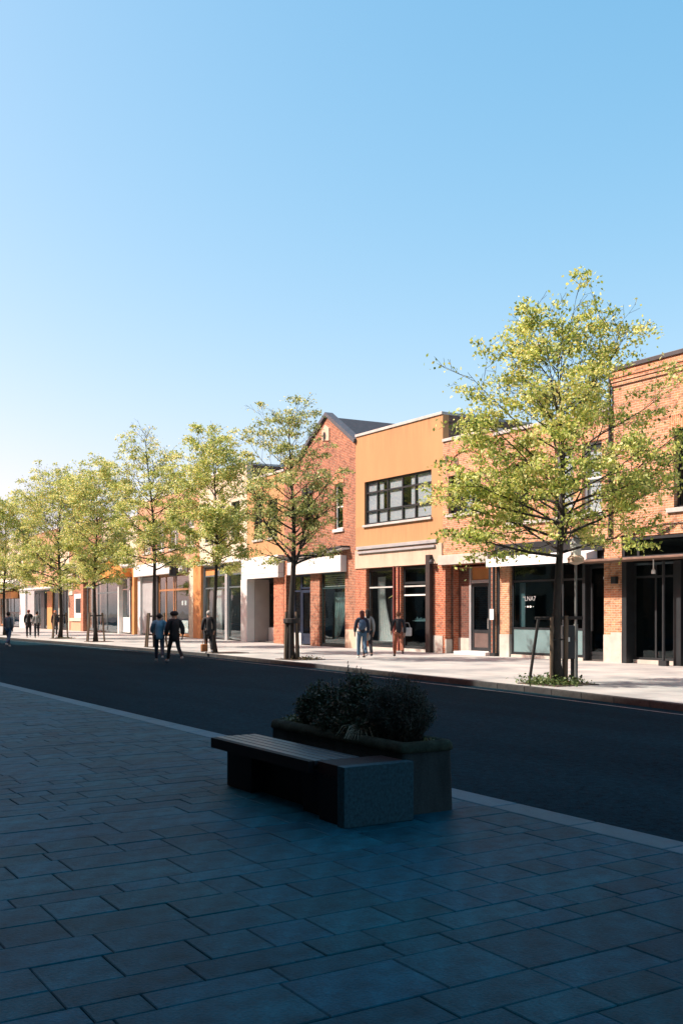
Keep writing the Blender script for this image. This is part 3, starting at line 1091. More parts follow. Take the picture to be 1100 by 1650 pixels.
# display behind the glass
curtain(1.0, 1.75, .35, 3.2, .55, .05, 5, lambda t: 1.35 - .9 * t + 1.3 * (t - .5) ** 2).build('curtain', CLOTH_W, b)
curtain(2.3, 2.55, .9, 2.3, .6, .03, 3).build('curtain', plain('blue white cloth', (.45, .5, .56), .9, .1, 5, .1), b)
cl = MB().tube([(1.6, .7, 2.25), (2.1, .7, 2.42), (2.6, .7, 2.28)], .025, 6).tube([(2.1, .7, 2.42), (2.1, .7, 2.66)], .01, 5)
cl.build('clothes_hanger', plain('yellow hanger', (.6, .5, .2), .6, .1, 3, 0), b)
curtain(1.75, 2.45, 1.25, 2.24, .72, .04, 4, lambda t: .6 + .5 * t).build('garment', plain('dark garment', (.09, .10, .11), .9, .2, 5, .1), b)
sh = MB()
for z in (1.25,):
    sh.box(3.65, 5.35, .5, .9, z, z + .05)
rv = random.Random(8)
for i in range(12):
    a = 3.75 + i * .13
    h = rv.uniform(.06, .14)
    sh.lathe([(.03, 1.3), (.045, 1.3 + h * .5), (.02, 1.3 + h)], a, .6, 7)
sh.build('display_shelf', WHITE, b)
mq = MB()
mq.box(3.85, 4.35, 1.6, 1.7, 1.75, 1.85).tube([(3.9, 1.6, 1.3), (3.95, 1.6, 1.75)], .03, 5).tube([(4.3, 1.6, 1.3), (4.25, 1.6, 1.75)], .03, 5).box(4.7, 5.2, 1.7, 1.8, 1.6, 1.9)
mq.build('chair', plain('grey chair', (.3, .3, .31), .7, .2, 3, 0), b)

# --- B5: gabled red brick building
b = thing('gabled_building', 'red brick building with pointed gable, pale plaque and dark slate roof', 'building', (-46.38, 25.4, 0), R(-3.08), ROW)
L, H = 7.44, 9.3
wl = holed_wall(MB(), 0, L, 0, 3.6, [(.25, 2.95, -.01, 3.55), (3.93, 6.45, -.01, 3.55)])
holed_wall(wl, 0, L, 3.6, H, [(2.2, 3.2, 5.75, 7.45), (5.45, 6.25, 5.5, 7.6)])
wl.prism([(1.94, H), (L, H), (4.69, 10.92)], 0, .3)
wl.build('wall', BR_RED, b)
s = MB().box(.005, .28, .3, 12, 0, H).box(L - .28, L - .005, .3, 12, 0, H).box(.28, L - .28, 11.7, 12, 0, H)
s.build('side_wall', BR_BROWN, b)
rf = MB()
a, pk, c = (1.9, H + .02), (4.69, 10.98 - .06), (L - .02, H + .02)
rf.prism([(a[0], a[1] - .15), (c[0], c[1] - .15), c, pk, a], .31, 12.4)
rf.build('roof', SLATE, b)
rf = MB().box(.28, 1.9, .31, 11.7, 8.8, 8.95)
rf.build('roof', ROOFFELT, b)
vg = MB()
for (p0, p1) in (((1.78, H - .02), (4.69, 10.96)), ((4.69, 10.96), (L + .0, H - .02))):
    dx, dz = p1[0] - p0[0], p1[1] - p0[1]
    l_ = math.hypot(dx, dz)
    nx, nz = -dz / l_ * .14, dx / l_ * .14
    vg.prism([p0, p1, (p1[0] + (nx if p1[0] > 5 else 0), p1[1] + .17), (p0[0] + (nx if p0[0] < 4 else 0), p0[1] + .17)], -.12, .3)
vg.build('bargeboard', plain('dark slate verge', (.075, .085, .10), .6, .2, 4, .1), b)
MB().bbox(-.02, 1.74, -.06, .34, H + .002, H + .12, .01).build('coping', BR_RED, b)
MB().prism([(4.25, 9.85), (4.95, 9.75), (4.95, 10.35), (4.55, 10.55), (4.25, 10.3)], -.05, -.002).build('plaque', BEIGE, b)
MB().prism([(4.52 + .13 * math.cos(t * math.pi / 6), 10.02 + .2 * math.sin(t * math.pi / 6)) for t in range(12)], -.07, -.052).build('emblem', STEEL, b)
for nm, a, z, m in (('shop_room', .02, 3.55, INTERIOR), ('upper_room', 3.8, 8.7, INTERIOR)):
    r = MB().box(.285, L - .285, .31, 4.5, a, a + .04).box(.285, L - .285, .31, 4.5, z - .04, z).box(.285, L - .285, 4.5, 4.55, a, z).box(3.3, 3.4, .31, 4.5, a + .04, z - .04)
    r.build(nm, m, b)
glazed(b, 2.2, 3.2, 5.75, 7.45, (), (6.6,), .12, .06, STEEL, glass('green tinted glass', (.5, .7, .64), .6, .06))
MB().box(2.1, 3.3, -.05, -.002, 7.45, 7.75).build('lintel', STEEL, b)
glazed(b, 5.45, 6.25, 5.5, 7.6, (), (6.55,), .1, .07, WHITE, glass('green tinted glass'))
MB().prism([(5.35, 7.62), (6.35, 7.62), (6.35, 8.0), (6.1, 8.25), (5.85, 8.32), (5.6, 8.25), (5.35, 8.0)], -.03, -.002).build('brick_arch', BR_LINTEL, b)
MB().bbox(5.35, 6.35, -.08, .1, 5.36, 5.5, .01).build('sill', FASCIA_W, b)
MB().bbox(1.0, 6.6, -.32, -.002, 3.5, 4.25, .015).build('fascia', FASCIA_W, b)
cu = MB()
pr = [(.7, 4.3), (1.6, 4.32), (2.6, 4.36), (4.2, 4.42), (5.6, 4.5), (6.9, 4.58)]
cu.prism(pr + [(x_, z_ + .09) for x_, z_ in reversed(pr)], -.48, -.003)
cu.build('fascia_cornice', COPING_D, b)
cu = MB()
cu.prism([(x_, z_ - .055) for x_, z_ in pr] + [(x_, z_ - .004) for x_, z_ in reversed(pr)], -.44, -.004)
cu.build('fascia_cornice', FASCIA_W, b)
w = glazed(b, 3.95, 6.43, .1, 3.5, (), (2.78,), .12, .07, plain('green black timber', (.02, .045, .045), .4, .2, 3, 0), GLASS, 'shop_window')
sl = MB()
for i in range(6):
    sl.box(4.05, 6.33, .22, .3, 2.85 + i * .1, 2.89 + i * .1)
sl.build('louvre', GREYPAINT, b)
curtain(4.15, 5.3, .3, 2.6, .7, .05, 5, lambda t: .35 + 1.2 * t * (1.2 - t * .5)).build('curtain', plain('pale green curtain', (.34, .44, .42), .9, .2, 3, .1), b)
MB().tube([(5.75, .6, 2.7), (5.55, .6, 2.0), (5.35, .6, 1.2), (5.55, .6, .7), (6.0, .6, .35)], .035, 6).build('rope', STEEL, b)
MB().tube([(5.35, .58, 1.2), (5.0, .58, .6), (4.5, .58, .3)], .03, 6).build('rope', STEEL, b)
MB().box(3.9, 6.45, .05, .14, 0, .1).build('sill', STEEL, b)
door(b, 1.75, 2.9, .06, 2.75, .12, DARKBLUE, GLASS, zpanel=.45, pm=DARKBLUE, fw=.14)
glazed(b, 1.75, 2.9, 2.8, 3.5, (), (), .12, .08, DARKBLUE, GLASS, 'transom')
glazed(b, .9, 1.7, .6, 3.5, (), (2.7,), .12, .08, DARKBLUE, GLASS, 'shop_window')
MB().box(.9, 1.7, .1, .28, 0, .6).build('stall_riser', WHITE, b)
MB().box(6.5, 7.42, -.02, -.001, 0, .85).build('plinth', BEIGE, b)
MB().box(-.0, .25, -.02, -.001, .0, 3.55).build('pilaster', BR_PIER, b)

# --- B6: ochre building with white portico
b = thing('yellow_building', 'ochre building with white square portico columns beside a brick pier', 'building', (-51.43, 25.8, 0), R(-4.52), ROW)
L, H = 5.07, 8.9
wl = holed_wall(MB(), 0, L, 3.6, H, [(1.0, 2.2, 5.6, 7.6), (3.0, 4.2, 5.6, 7.6)])
wl.build('wall', YELLOW, b)
MB().box(3.72, 4.95, 0, .6, 0, 3.6).build('brick_pier', BR_PIER, b)
shell(b, L, H, BR_BROWN, 3.6, roof_mat=ROOFFELT, cop=COPING)
for a in (1.0, 3.0):
    glazed(b, a, a + 1.2, 5.6, 7.6, (a + .6,), (6.6,), .1, .06, STEEL, GLASS_UP)
    MB().bbox(a - .1, a + 1.3, -.08, .1, 5.48, 5.6, .01).build('sill', COPING, b)
MB().bbox(.0, L - .02, -.35, -.002, 3.68, 4.6, .02).build('fascia', FASCIA_W, b)
MB().bbox(.0, L - .02, -.35, .0, 3.45, 3.675, .01).build('beam', FASCIA_W, b)
MB().bbox(.0, .9, -.38, .1, 0, 3.44, .02).build('column', FASCIA_W, b)
MB().box(.0, .9, .11, 1.0, 0, 3.44).build('entrance_wall', plain('taupe render', (.42, .37, .34), .85, .1, 1, .1), b)
MB().box(.9, 3.72, .95, 1.05, 3.31, 3.6).build('transom_panel', STEEL, b)
glazed(b, .95, 3.7, .8, 3.3, (2.3,), (2.6,), .95, .07, STEEL, GLASS_D, 'shop_window')
MB().box(.95, 3.7, .9, 1.2, 0, .79).build('stall_riser', WHITE, b)

# --- B7: cream building with tall glazing
b = thing('cream_building', 'cream building with two tall grey framed shop windows behind the slim dark tree', 'building', (-59.19, 26.4, 0), R(-4.42), ROW)
L, H = 7.78, 9.9
wl = holed_wall(MB(), 0, L, 0, 4.5, [(.68, 4.35, -.01, 4.4), (4.7, 7.45, -.01, 4.4)])
wl.build('wall', GREYPAINT, b)
wl = holed_wall(MB(), 0, L, 4.5, H, [(1.0, 2.3, 5.9, 8.0), (3.2, 4.5, 5.9, 8.0), (5.4, 6.7, 5.9, 8.0)])
wl.build('wall', CREAM, b)
shell(b, L, H, BR_BROWN, 4.4, roof_mat=ROOFFELT, cop=FASCIA_W, inner=INTERIOR_L, inner_up=INTERIOR)
for a in (1.0, 3.2, 5.4):
    glazed(b, a, a + 1.3, 5.9, 8.0, (a + .65,), (7.2,), .1, .06, STEEL, GLASS_UP)
    MB().bbox(a - .1, a + 1.4, -.08, .1, 5.78, 5.9, .01).build('sill', COPING, b)
MB().bbox(.0, L, -.2, -.002, 4.52, 4.72, .02).build('cornice', FASCIA_W, b)
MB().box(.0, .62, -.15, -.002, 0, 4.5).build('pilaster', ORANGE_T, b)
FR = plain('slate grey frame', (.10, .12, .125), .5, .2, 3, 0)
glazed(b, .7, 4.33, .12, 4.38, (2.5,), (3.1, 3.85), .1, .09, FR, GLASS, 'shop_window', panels={(0, 2): ORANGE_T, (1, 2): FR})
glazed(b, 4.72, 7.43, .12, 4.38, (), (3.1, 3.85), .1, .09, FR, GLASS, 'shop_window', panels={(0, 2): plain('olive panel', (.16, .15, .07), .7, .2, 3, 0)})
curtain(.9, 2.3, .3, 3.0, .6, .04, 5).build('curtain', CLOTH_W, b)
tb = MB().box(6.0, 6.75, 1.0, 1.1, 1.3, 1.75).tube([(6.1, 1.05, 0.06), (6.35, 1.05, 1.3)], .03, 5).tube([(6.65, 1.05, .06), (6.4, 1.05, 1.3)], .03, 5).tube([(6.2, 1.05, .6), (6.55, 1.05, .6)], .02, 5)
tb.build('easel', FR, b)
MB().box(6.3, 6.7, .98, .998, 1.4, 1.68).build('poster', WHITE, b)

# --- B8: white fascia, timber shopfront
b = thing('brick_building', 'brick building with white fascia, grey side panel and oak framed shopfront', 'building', (-72.37, 27.3, 0), R(-3.9), ROW)
L, H = 13.22, 9.6
wl = holed_wall(MB(), 0, L, 4.2, H, [(1.5 + 3 * i, 3.2 + 3 * i, 5.9, 7.9) for i in range(4)])
wl.build('wall', BR_ORANGE, b)
shell(b, L, H, BR_BROWN, 4.15, roof_mat=ROOFFELT, cop=COPING, inner=plain('warm shop interior', (.36, .17, .08), .9, .3, .8, 0), inner_up=INTERIOR)
for i in range(4):
    a = 1.5 + 3 * i
    glazed(b, a, a + 1.7, 5.9, 7.9, (a + .85,), (7.1,), .1, .06, WHITE, GLASS_UP)
    MB().bbox(a - .1, a + 1.8, -.08, .1, 5.78, 5.9, .01).build('sill', COPING, b)
MB().bbox(.3, 11.0, -.4, -.002, 4.22, 5.05, .02).build('fascia', FASCIA_W, b)
MB().bbox(7.5, 11.6, -.7, -.41, 4.95, 5.08, .02).build('fascia_ledge', COPING_D, b)
MB().box(.4, 1.0, -.1, .3, 0, 4.2).build('column', FASCIA_W, b)
MB().box(1.0, 3.6, .05, .3, .1, 4.15).build('side_panel', GREYPAINT, b)
MB().box(3.6, 4.7, .02, .3, 0, 4.15).build('pilaster', STEEL, b)
glazed(b, 4.75, 11.5, .1, 4.18, (6.3, 7.9, 8.3), (3.15,), .1, .13, TIMBER, GLASS, 'shop_window')
MB().box(11.55, 12.45, -.12, .3, 0, 4.6).build('pilaster', CREAM, b)
MB().box(12.47, 13.2, -.16, .3, 0, 5.2).build('pilaster', ORANGE_T, b)
ln = MB().tube([(10.6, -.42, 4.85), (10.6, -.8, 4.85)], .03, 6)
ln.lathe([(.04, 4.86), (.28, 4.6), (.32, 4.0), (.2, 3.95)], 10.6, -.8, 12)
ln.build('hanging_lamp', STEEL, b)
MB().box(9.2, 9.5, .22, .235, 2.1, 2.4).box(9.8, 10.1, .22, .235, 2.1, 2.4).box(9.0, 10.2, .3, .32, .3, 1.1).build('notice', WHITE, b)

# --- B9: orange arched awning and bay window
b = thing('glass_shop', 'small shop with orange arched awning over curved glass bay', 'building', (-82.37, 27.9, 0), R(-3.44), ROW)
L, H = 10.01, 8.8
wl = holed_wall(MB(), 0, L, 4.4, H, [(1.5, 3.2, 5.8, 7.6), (5.5, 7.2, 5.8, 7.6)])
wl.build('wall', CREAM, b)
shell(b, L, H, BR_BROWN, 4.35, roof_mat=ROOFFELT, cop=COPING)
for a in (1.5, 5.5):
    glazed(b, a, a + 1.7, 5.8, 7.6, (a + .85,), (), .1, .06, STEEL, GLASS_UP)
aw = MB()
pr = [(3.0 + .62 * i, 4.45 + 1.35 * math.sin(math.pi * (i + 1.5) / 13)) for i in range(11)]
aw.prism([(3.0, 4.3), (9.3, 4.3)] + pr[::-1], -.9, -.002)
aw.build('awning', ORANGE, b)
cu = MB()
cu.prism(pr + [(x_, z_ + .14) for x_, z_ in reversed(pr)], -.98, .0)
cu.build('awning_rim', FASCIA_W, b)
glazed(b, .1, 5.9, .1, 4.28, (2.9,), (3.2,), -.3, .12, FR, GLASS, 'shop_window')
MB().box(5.92, 6.15, -.3, .3, 0, 4.28).build('post', WHITE, b)
glazed(b, 6.15, 8.1, .1, 4.28, (), (1.2, 3.4), .0, .1, WHITE, GLASS_UP, 'shop_window', panels={(0, 0): WHITE})
door(b, 8.12, 9.4, .06, 4.2, .3, DARKBLUE, GLASS_D, zpanel=.5)
MB().box(9.42, 9.98, -.25, .3, 0, 4.9).build('pilaster', ORANGE_T, b)
rv = random.Random(2)

# --- B10: low red brick shop
b = thing('brick_building', 'red brick corner shop with white framed window and pale cornice, far left', 'building', (-96.56, 28.6, 0), R(-2.82), ROW)
L, H = 14.21, 9.4
wl = holed_wall(MB(), 3.9, L, 0, H, [(5.4, 8.7, 4.0, 5.5), (5.6, 8.6, 1.15, 3.3)])
wl.build('wall', BR_RED, b)
wl = holed_wall(MB(), 0, 3.89, 0, H, [(.4, 3.6, -.01, 3.7)])
wl.build('wall', CREAM, b)
shell(b, L, H, BR_BROWN, 3.75, roof_mat=ROOFFELT, cop=COPING)
glazed(b, 5.6, 8.6, 1.15, 3.3, (), (), .02, .42, WHITE, GLASS_D)
MB().bbox(5.2, 9.2, -.3, -.002, .85, 1.12, .02).build('sill', CREAM, b)
MB().box(5.3, 9.3, -.2, -.002, 0, .82).build('stall_riser', plain('terracotta panel', (.6, .3, .18), .8, .1, 2, .1), b)
glazed(b, 5.4, 8.7, 4.0, 5.5, (7.4,), (), .05, .16, ORANGE_T, GLASS_D)
MB().bbox(3.0, 9.6, -.5, -.002, 5.6, 6.0, .03).build('cornice', FASCIA_W, b)
MB().box(3.9, 5.3, -.06, -.002, 3.2, 5.3).build('sign_panel', CREAM, b)
glazed(b, .45, 3.55, .1, 3.68, (1.4, 2.5), (), .1, .12, STEEL, GLASS_D, 'shop_window')
MB().box(9.4, 10.2, -.4, .3, 0, 5.4).build('pilaster', BR_PIER, b)
glazed(b, 10.3, 14.0, .1, 3.9, (12.0,), (), -.1, .2, FR, GLASS, 'shop_window')

# --- B11: grey building with flat canopy
b = thing('brick_building', 'brick building with broad white column and thin flat canopy, far left', 'building', (-111.86, 29.3, 0), R(-2.62), ROW)
L, H = 15.32, 9.6
wl = holed_wall(MB(), 0, L, 3.9, H, [(1.5 + 3.4 * i, 3.5 + 3.4 * i, 5.6, 7.8) for i in range(4)])
wl.build('wall', BR_ORANGE, b)
shell(b, L, H, BR_BROWN, 3.85, roof_mat=ROOFFELT, cop=COPING)
for i in range(4):
    glazed(b, 1.5 + 3.4 * i, 3.5 + 3.4 * i, 5.6, 7.8, (2.5 + 3.4 * i,), (), .1, .08, STEEL, GLASS_UP)
MB().box(0, 1.9, -.2, .3, 0, 4.6).build('column', FASCIA_W, b)
MB().box(1.9, 5.2, -.0, .3, 0, 4.4).build('side_panel', GREYPAINT, b)
MB().box(11.0, 13.0, -.06, .03, 0, 3.7).build('side_panel', ORANGE_T, b)
MB().box(8.3, 9.9, -.06, .03, 0, 3.7).build('side_panel', STEEL, b)
MB().bbox(5.2, L + 3.5, -1.6, -.01, 3.85, 4.0, .02).build('canopy', FASCIA_W, b)
glazed(b, 5.3, 15.1, .1, 3.84, (7.0, 8.2, 10.0, 11.6, 13.4), (), .05, .22, FR, GLASS_D, 'shop_window')

# --- B12: white building with slanted tarp
b = thing('cream_building', 'cream building with slanted pale awning at the left edge', 'building', (-133.05, 30, 0), R(-1.89), ROW)
L, H = 21.2, 9.8
wl = holed_wall(MB(), 0, L, 3.9, H, [(1.5 + 3.4 * i, 3.5 + 3.4 * i, 5.6, 7.8) for i in range(6)])
wl.build('wall', CREAM, b)
shell(b, L, H, BR_BROWN, 3.85, roof_mat=ROOFFELT, cop=COPING)
for i in range(6):
    glazed(b, 1.5 + 3.4 * i, 3.5 + 3.4 * i, 5.6, 7.8, (2.5 + 3.4 * i,), (), .1, .08, STEEL, GLASS_UP)
canopy_top('awning', CLOTH_W, b, 4, 19.5, -.002, 5.3, 2.2, 1.3)
for a, c in ((0, 3), (9.0, 9.5), (12.0, 13.0), (19.9, 21.2)):
    MB().box(a, c, -.1, .3, 0, 3.88).build('column', FASCIA_W, b)
MB().prism([(13.2, 3.2), (19.4, 3.2), (19.4, 3.85), (16.3, 4.35), (13.2, 3.85)], -.9, -.11).build('small_awning', ORANGE_T, b)
MB().box(3.2, 4.6, -.08, .04, 0, 3.4).build('side_panel', STEEL, b)
glazed(b, 3.05, 8.95, .1, 3.84, (6,), (), .05, .2, TIMBER, GLASS, 'shop_window')
glazed(b, 9.55, 11.95, .1, 3.84, (), (2.4,), .05, .2, TIMBER, GLASS, 'shop_window')
glazed(b, 13.05, 19.85, .1, 3.84, (14.8, 16.5), (1.6,), .05, .2, FR, GLASS_UP, 'shop_window')

# --- neighbours just outside the frame, right and left
for (nm, lab, x0, y0, Lx, H, mt, sh_) in (
        ('brick_building', 'plain brown brick shop building east of the orange brick building', -14.58, 25, 9.5, 8.9, BR_BROWN, STEEL),
        ('cream_building', 'cream rendered shop building at the east end of the row', -5.06, 25, 12, 9.6, CREAM, STEEL),
        ('brick_building', 'red brick shop building at the west end of the row', -152.0, 30.4, 18.9, 9.2, BR_RED, STEEL)):
    b = thing(nm, lab, 'building', (x0, y0, 0), 0, ROW)
    hs = [(1.2 + 3.0 * i, 2.9 + 3.0 * i, 5.4, 7.4) for i in range(int((Lx - 1) // 3))]
    wl = holed_wall(MB(), 0, Lx, 0, H, hs + [(.6, Lx - .6, -.01, 3.6)])
    wl.build('wall', mt, b)
    shell(b, Lx, H, BR_BROWN, 3.7, roof_mat=ROOFFELT, cop=COPING)
    for h in hs:
        glazed(b, *h, ((h[0] + h[1]) / 2,), (), .1, .08, sh_, GLASS_UP)
    glazed(b, .62, Lx - .62, .1, 3.58, [Lx * f for f in (.25, .5, .75)], (2.8,), .1, .1, sh_, GLASS_D, 'shop_window')
    MB().bbox(.2, Lx - .2, -.15, -.002, 3.65, 4.3, .02).build('fascia', FASCIA_W, b)

# ------------------------------------------------------------------ trees
LEAF_A = leaf_mat('spring maple leaves', [(.09, .13, .03), (.33, .41, .10), (.66, .66, .20), (.88, .82, .44)], .42)  # darkest greens put the shade of leaf clumps into the colour
LEAF_B = leaf_mat('dense spring leaves', [(.13, .17, .04), (.42, .48, .14), (.68, .68, .26), (.88, .82, .46)], .42)
LEAF_C = leaf_mat('sparse young leaves', [(.07, .10, .03), (.28, .33, .10), (.56, .57, .22), (.78, .72, .38)], .4)


def leaf_mesh(name, pts, nrm_bias, size, mat, rng, aspect=.62):
    n = len(pts)
    c = np.array(pts, dtype=np.float64)
    ax = rng.normal(size=(n, 3))
    ax[:, 2] -= .15
    ax /= np.linalg.norm(ax, axis=1)[:, None]
    nr = rng.normal(size=(n, 3)) * .75 + np.array(nrm_bias)
    sd = np.cross(ax, nr)
    sd /= np.maximum(np.linalg.norm(sd, axis=1), 1e-6)[:, None]
    nr = np.cross(sd, ax)
    s = size * rng.uniform(.6, 1.25, n)[:, None]
    w = s * aspect * .5
    v = np.stack([c - ax * s * .5, c + sd * w + nr * s * .08 + ax * s * .05, c + ax * s * .5, c - sd * w + nr * s * .08 + ax * s * .05], axis=1).reshape(-1, 3)
    me = bpy.data.meshes.new(name)
    me.vertices.add(n * 4)
    me.vertices.foreach_set('co', v.ravel())
    me.loops.add(n * 4)
    me.loops.foreach_set('vertex_index', np.arange(n * 4, dtype=np.int32))
    me.polygons.add(n)
    me.polygons.foreach_set('loop_start', np.arange(0, n * 4, 4, dtype=np.int32))
    me.polygons.foreach_set('loop_total', np.full(n, 4, dtype=np.int32))
    me.materials.append(mat)
    me.update(calc_edges=True)
    return me


def tree(label, loc, H, crown0, rad, seed, nleaf, leaf=.09, trunk_r=.12, mat=LEAF_A, top_sparse=.5, dense=1.0, lean=(0, 0), profile=None, fork=None, nprim=34, clump=42, group='street trees along the far kerb'):
    rnd = random.Random(seed)
    rng = np.random.default_rng(seed)
    t = thing('street_tree', label, 'tree', loc, 0, group)
    wood = MB()
    ends = []          # (point, direction, weight)
    profile = profile or (lambda u: (math.sin(math.pi * min(1, u * 1.25 + .22) ** .8) ** .7 * (1 - u) ** .25 if u < 1 else 0) + .04)
    # central leader
    pts = [Vector((0, 0, -.05))]
    n = 16
    ph = rnd.random() * 6
    for i in range(1, n + 1):
        z = H * .97 * i / n
        pts.append(Vector((math.sin(z * .9 + ph) * .06 + lean[0] * (z / H) ** 1.5, math.cos(z * .7 + ph) * .06 + lean[1] * (z / H) ** 1.5, z)))
    rr = [trunk_r * (1.35 if i == 0 else 1.0) * max(.06, (1 - (i / n)) ** .85) for i in range(n + 1)]
    wood.tube(pts, rr, 9)

    def leader(z):
        f = max(0, min(n - .001, z / (H * .97) * n))
        i = int(f)
        return pts[i].lerp(pts[i + 1], f - i), rr[i] + (rr[i + 1] - rr[i]) * (f - i)

    def branch(p, d, length, r, level):
        seg = max(3, int(length / .28))
        q = [p.copy()]
        dd = d.normalized()
        for i in range(seg):
            dd = dd + Vector((rnd.uniform(-.16, .16), rnd.uniform(-.16, .16), rnd.uniform(-.06, .14 if level < 2 else .08)))
            dd.normalize()
            q.append(q[-1] + dd * length / seg)
        rads = [max(.004, r * (1 - .8 * i / seg)) for i in range(seg + 1)]
        wood.tube(q, rads, 6 if level == 0 else (4 if level == 1 else 3), cap=False)
        if level >= 2:
            for i in range(1, seg + 1):
                ends.append((q[i], dd, 1.0))
            return
        nch = int(length / (.30 if level == 0 else .24)) + 1
        for k in range(nch):
            u = .25 + .75 * (k + rnd.random() * .8) / nch
            i = min(seg - 1, int(u * seg))
            bp = q[i].lerp(q[i + 1], u * seg - i if u * seg - i <= 1 else 1)
            ax = (q[i + 1] - q[i]).normalized()
            pr = ax.orthogonal().normalized()
            pr.rotate(Matrix.Rotation(rnd.random() * 6.283, 3, ax))
            if level == 0:
                pr.z *= .6
            nd = (ax * .75 + pr * .8)
            nl = length * (.5 if level == 0 else .48) * (1.15 - u * .6) * rnd.uniform(.6, 1.2)
            if nl > .12:
                branch(bp, nd, nl, max(.005, r * .45 * (1 - u * .4)), level + 1)
        ends.append((q[-1], dd, 1.5))
    az = rnd.random() * 6.28
    for k in range(nprim):
        u = (k + rnd.random() * .7) / nprim
        z = crown0 + (H - crown0) * (u ** 1.05) * .92
        p, r = leader(z)
        az += 2.4 + rnd.uniform(-.4, .4)
        uz = (z - crown0) / (H - crown0)
        reach = rad * profile(uz) * rnd.uniform(.7, 1.15)
        up = .12 + 1.25 * uz ** 1.2 + rnd.uniform(-.1, .2)
        d = Vector((math.cos(az), math.sin(az), up))
        branch(p, d, max(.35, reach * math.sqrt(1 + up * up) ** .75 * .88), max(.012, r * .5), 0)
    if fork:
        for (z, azf, ln, up) in fork:
            p, r = leader(z)
            branch(p, Vector((math.cos(azf), math.sin(azf), up)), ln, r * .62, 0)
    wood.build('trunk', BARK, t, smooth=True)
    # leaves in small clumps round the twigs
    ne = len(ends)
    wts = np.array([e[2] * (top_sparse + (1 - top_sparse) * (1 - max(0, min(1, (e[0].z - crown0) / (H - crown0))))) * rnd.uniform(.15, 1.0) ** 1.5 for e in ends])
    wts /= wts.sum()
    nc = max(40, int(nleaf / clump))
    cen = rng.choice(ne, size=nc, p=wts)
    P0 = np.array([e[0][:] for e in ends])
    sz = rng.uniform(.6, 1.35, nc)
    pk = rng.choice(nc, size=nleaf, p=sz ** 2 / (sz ** 2).sum())
    sg = np.array([.115, .115, .045]) * (leaf / .09)
    P = P0[cen[pk]]
    off = rng.normal(size=(nleaf, 3)) * sg * sz[pk][:, None]
    off[:, 2] -= (off[:, 0] ** 2 + off[:, 1] ** 2) * .9
    fine = rng.random(nleaf) < .22
    P[fine] = P0[rng.choice(ne, size=int(fine.sum()), p=wts)]
    link('crown', leaf_mesh('crown', P + off, (0, 0, .55), leaf, mat, rng), t)
    return t


WIDE = lambda u: 1.08 if u < .3 else 1.08 - .66 * ((u - .3) / .7)
ROUND = lambda u: (.8 + 1.2 * u) if u < .17 else (1.0 if u < .5 else (1 - .72 * ((u - .5) / .5) ** 1.3))
SPIRE = lambda u: (.85 + .9 * u) if u < .17 else (1.0 if u < .42 else max(.22, 1 - 1.5 * (u - .42)))
tree('largest street tree, broad open crown of yellow green leaves before the brick shops', (-17.0, 16.34, 0), 7.7, 2.85, 2.8, 29, 33000, .095, .115, LEAF_A, .5, nprim=52, profile=WIDE)
tree('sparse forked tree with dark trunk standing in front of the gabled brick building', (-30.8, 17.16, 0), 8.4, 3.2, 2.0, 5, 15000, .09, .13, LEAF_C, .8, nprim=38, fork=[(3.0, 2.2, 3.4, 1.9), (3.1, .5, 3.0, 1.5), (3.3, 4.2, 3.0, 1.6)], profile=ROUND)
tree('dense round crowned tree on a slim dark trunk before the cream building', (-37.4, 17.35, 0), 8.6, 3.4, 1.95, 33, 25000, .10, .10, LEAF_B, .5, nprim=46, profile=ROUND)
tree('tall tree with thin bare looking top behind the couple crossing the road', (-45.13, 17.93, 0), 10.6, 3.6, 2.3, 40, 23000, .105, .11, LEAF_B, .10, lean=(-.5, -.3), nprim=50, profile=SPIRE)
tree('rounded pale green tree between the orange awning and the brick corner shop', (-55.5, 18.5, 0), 9.3, 2.9, 2.5, 51, 28000, .115, .12, LEAF_B, .45, nprim=46, profile=ROUND)
tree('wide pale green tree over the flat canopy at far left', (-63.3, 18.84, 0), 9.6, 2.9, 3.2, 62, 33000, .12, .13, LEAF_B, .45, nprim=50, profile=ROUND)
tree('tree cut by the left edge of the picture', (-74.8, 18.3, 0), 8.8, 2.9, 2.8, 73, 32000, .12, .12, LEAF_B, .6, nprim=40, profile=ROUND)
tree('last tree of the row beyond the left edge', (-86, 18.5, 0), 9.8, 3.2, 2.8, 84, 24000, .13, .12, LEAF_B, .6, nprim=30, profile=ROUND)

# ------------------------------------------------------------------ tree guards, pits, lamp, bin


def pit(x, y, w=1.3, seed=1):
    o = MB().bbox(x - w / 2, x + w / 2, y - w / 2, y + w / 2, -.05, .022, .02).build('tree_pit', SOIL)
    o['kind'] = 'structure'


for (x, y) in ((-17.1, 16.4), (-30.8, 17.5), (-37.4, 17.9), (-45.1, 18.2), (-55.5, 18.7), (-63.3, 19.0), (-74.8, 18.6)):
    pit(x, y)

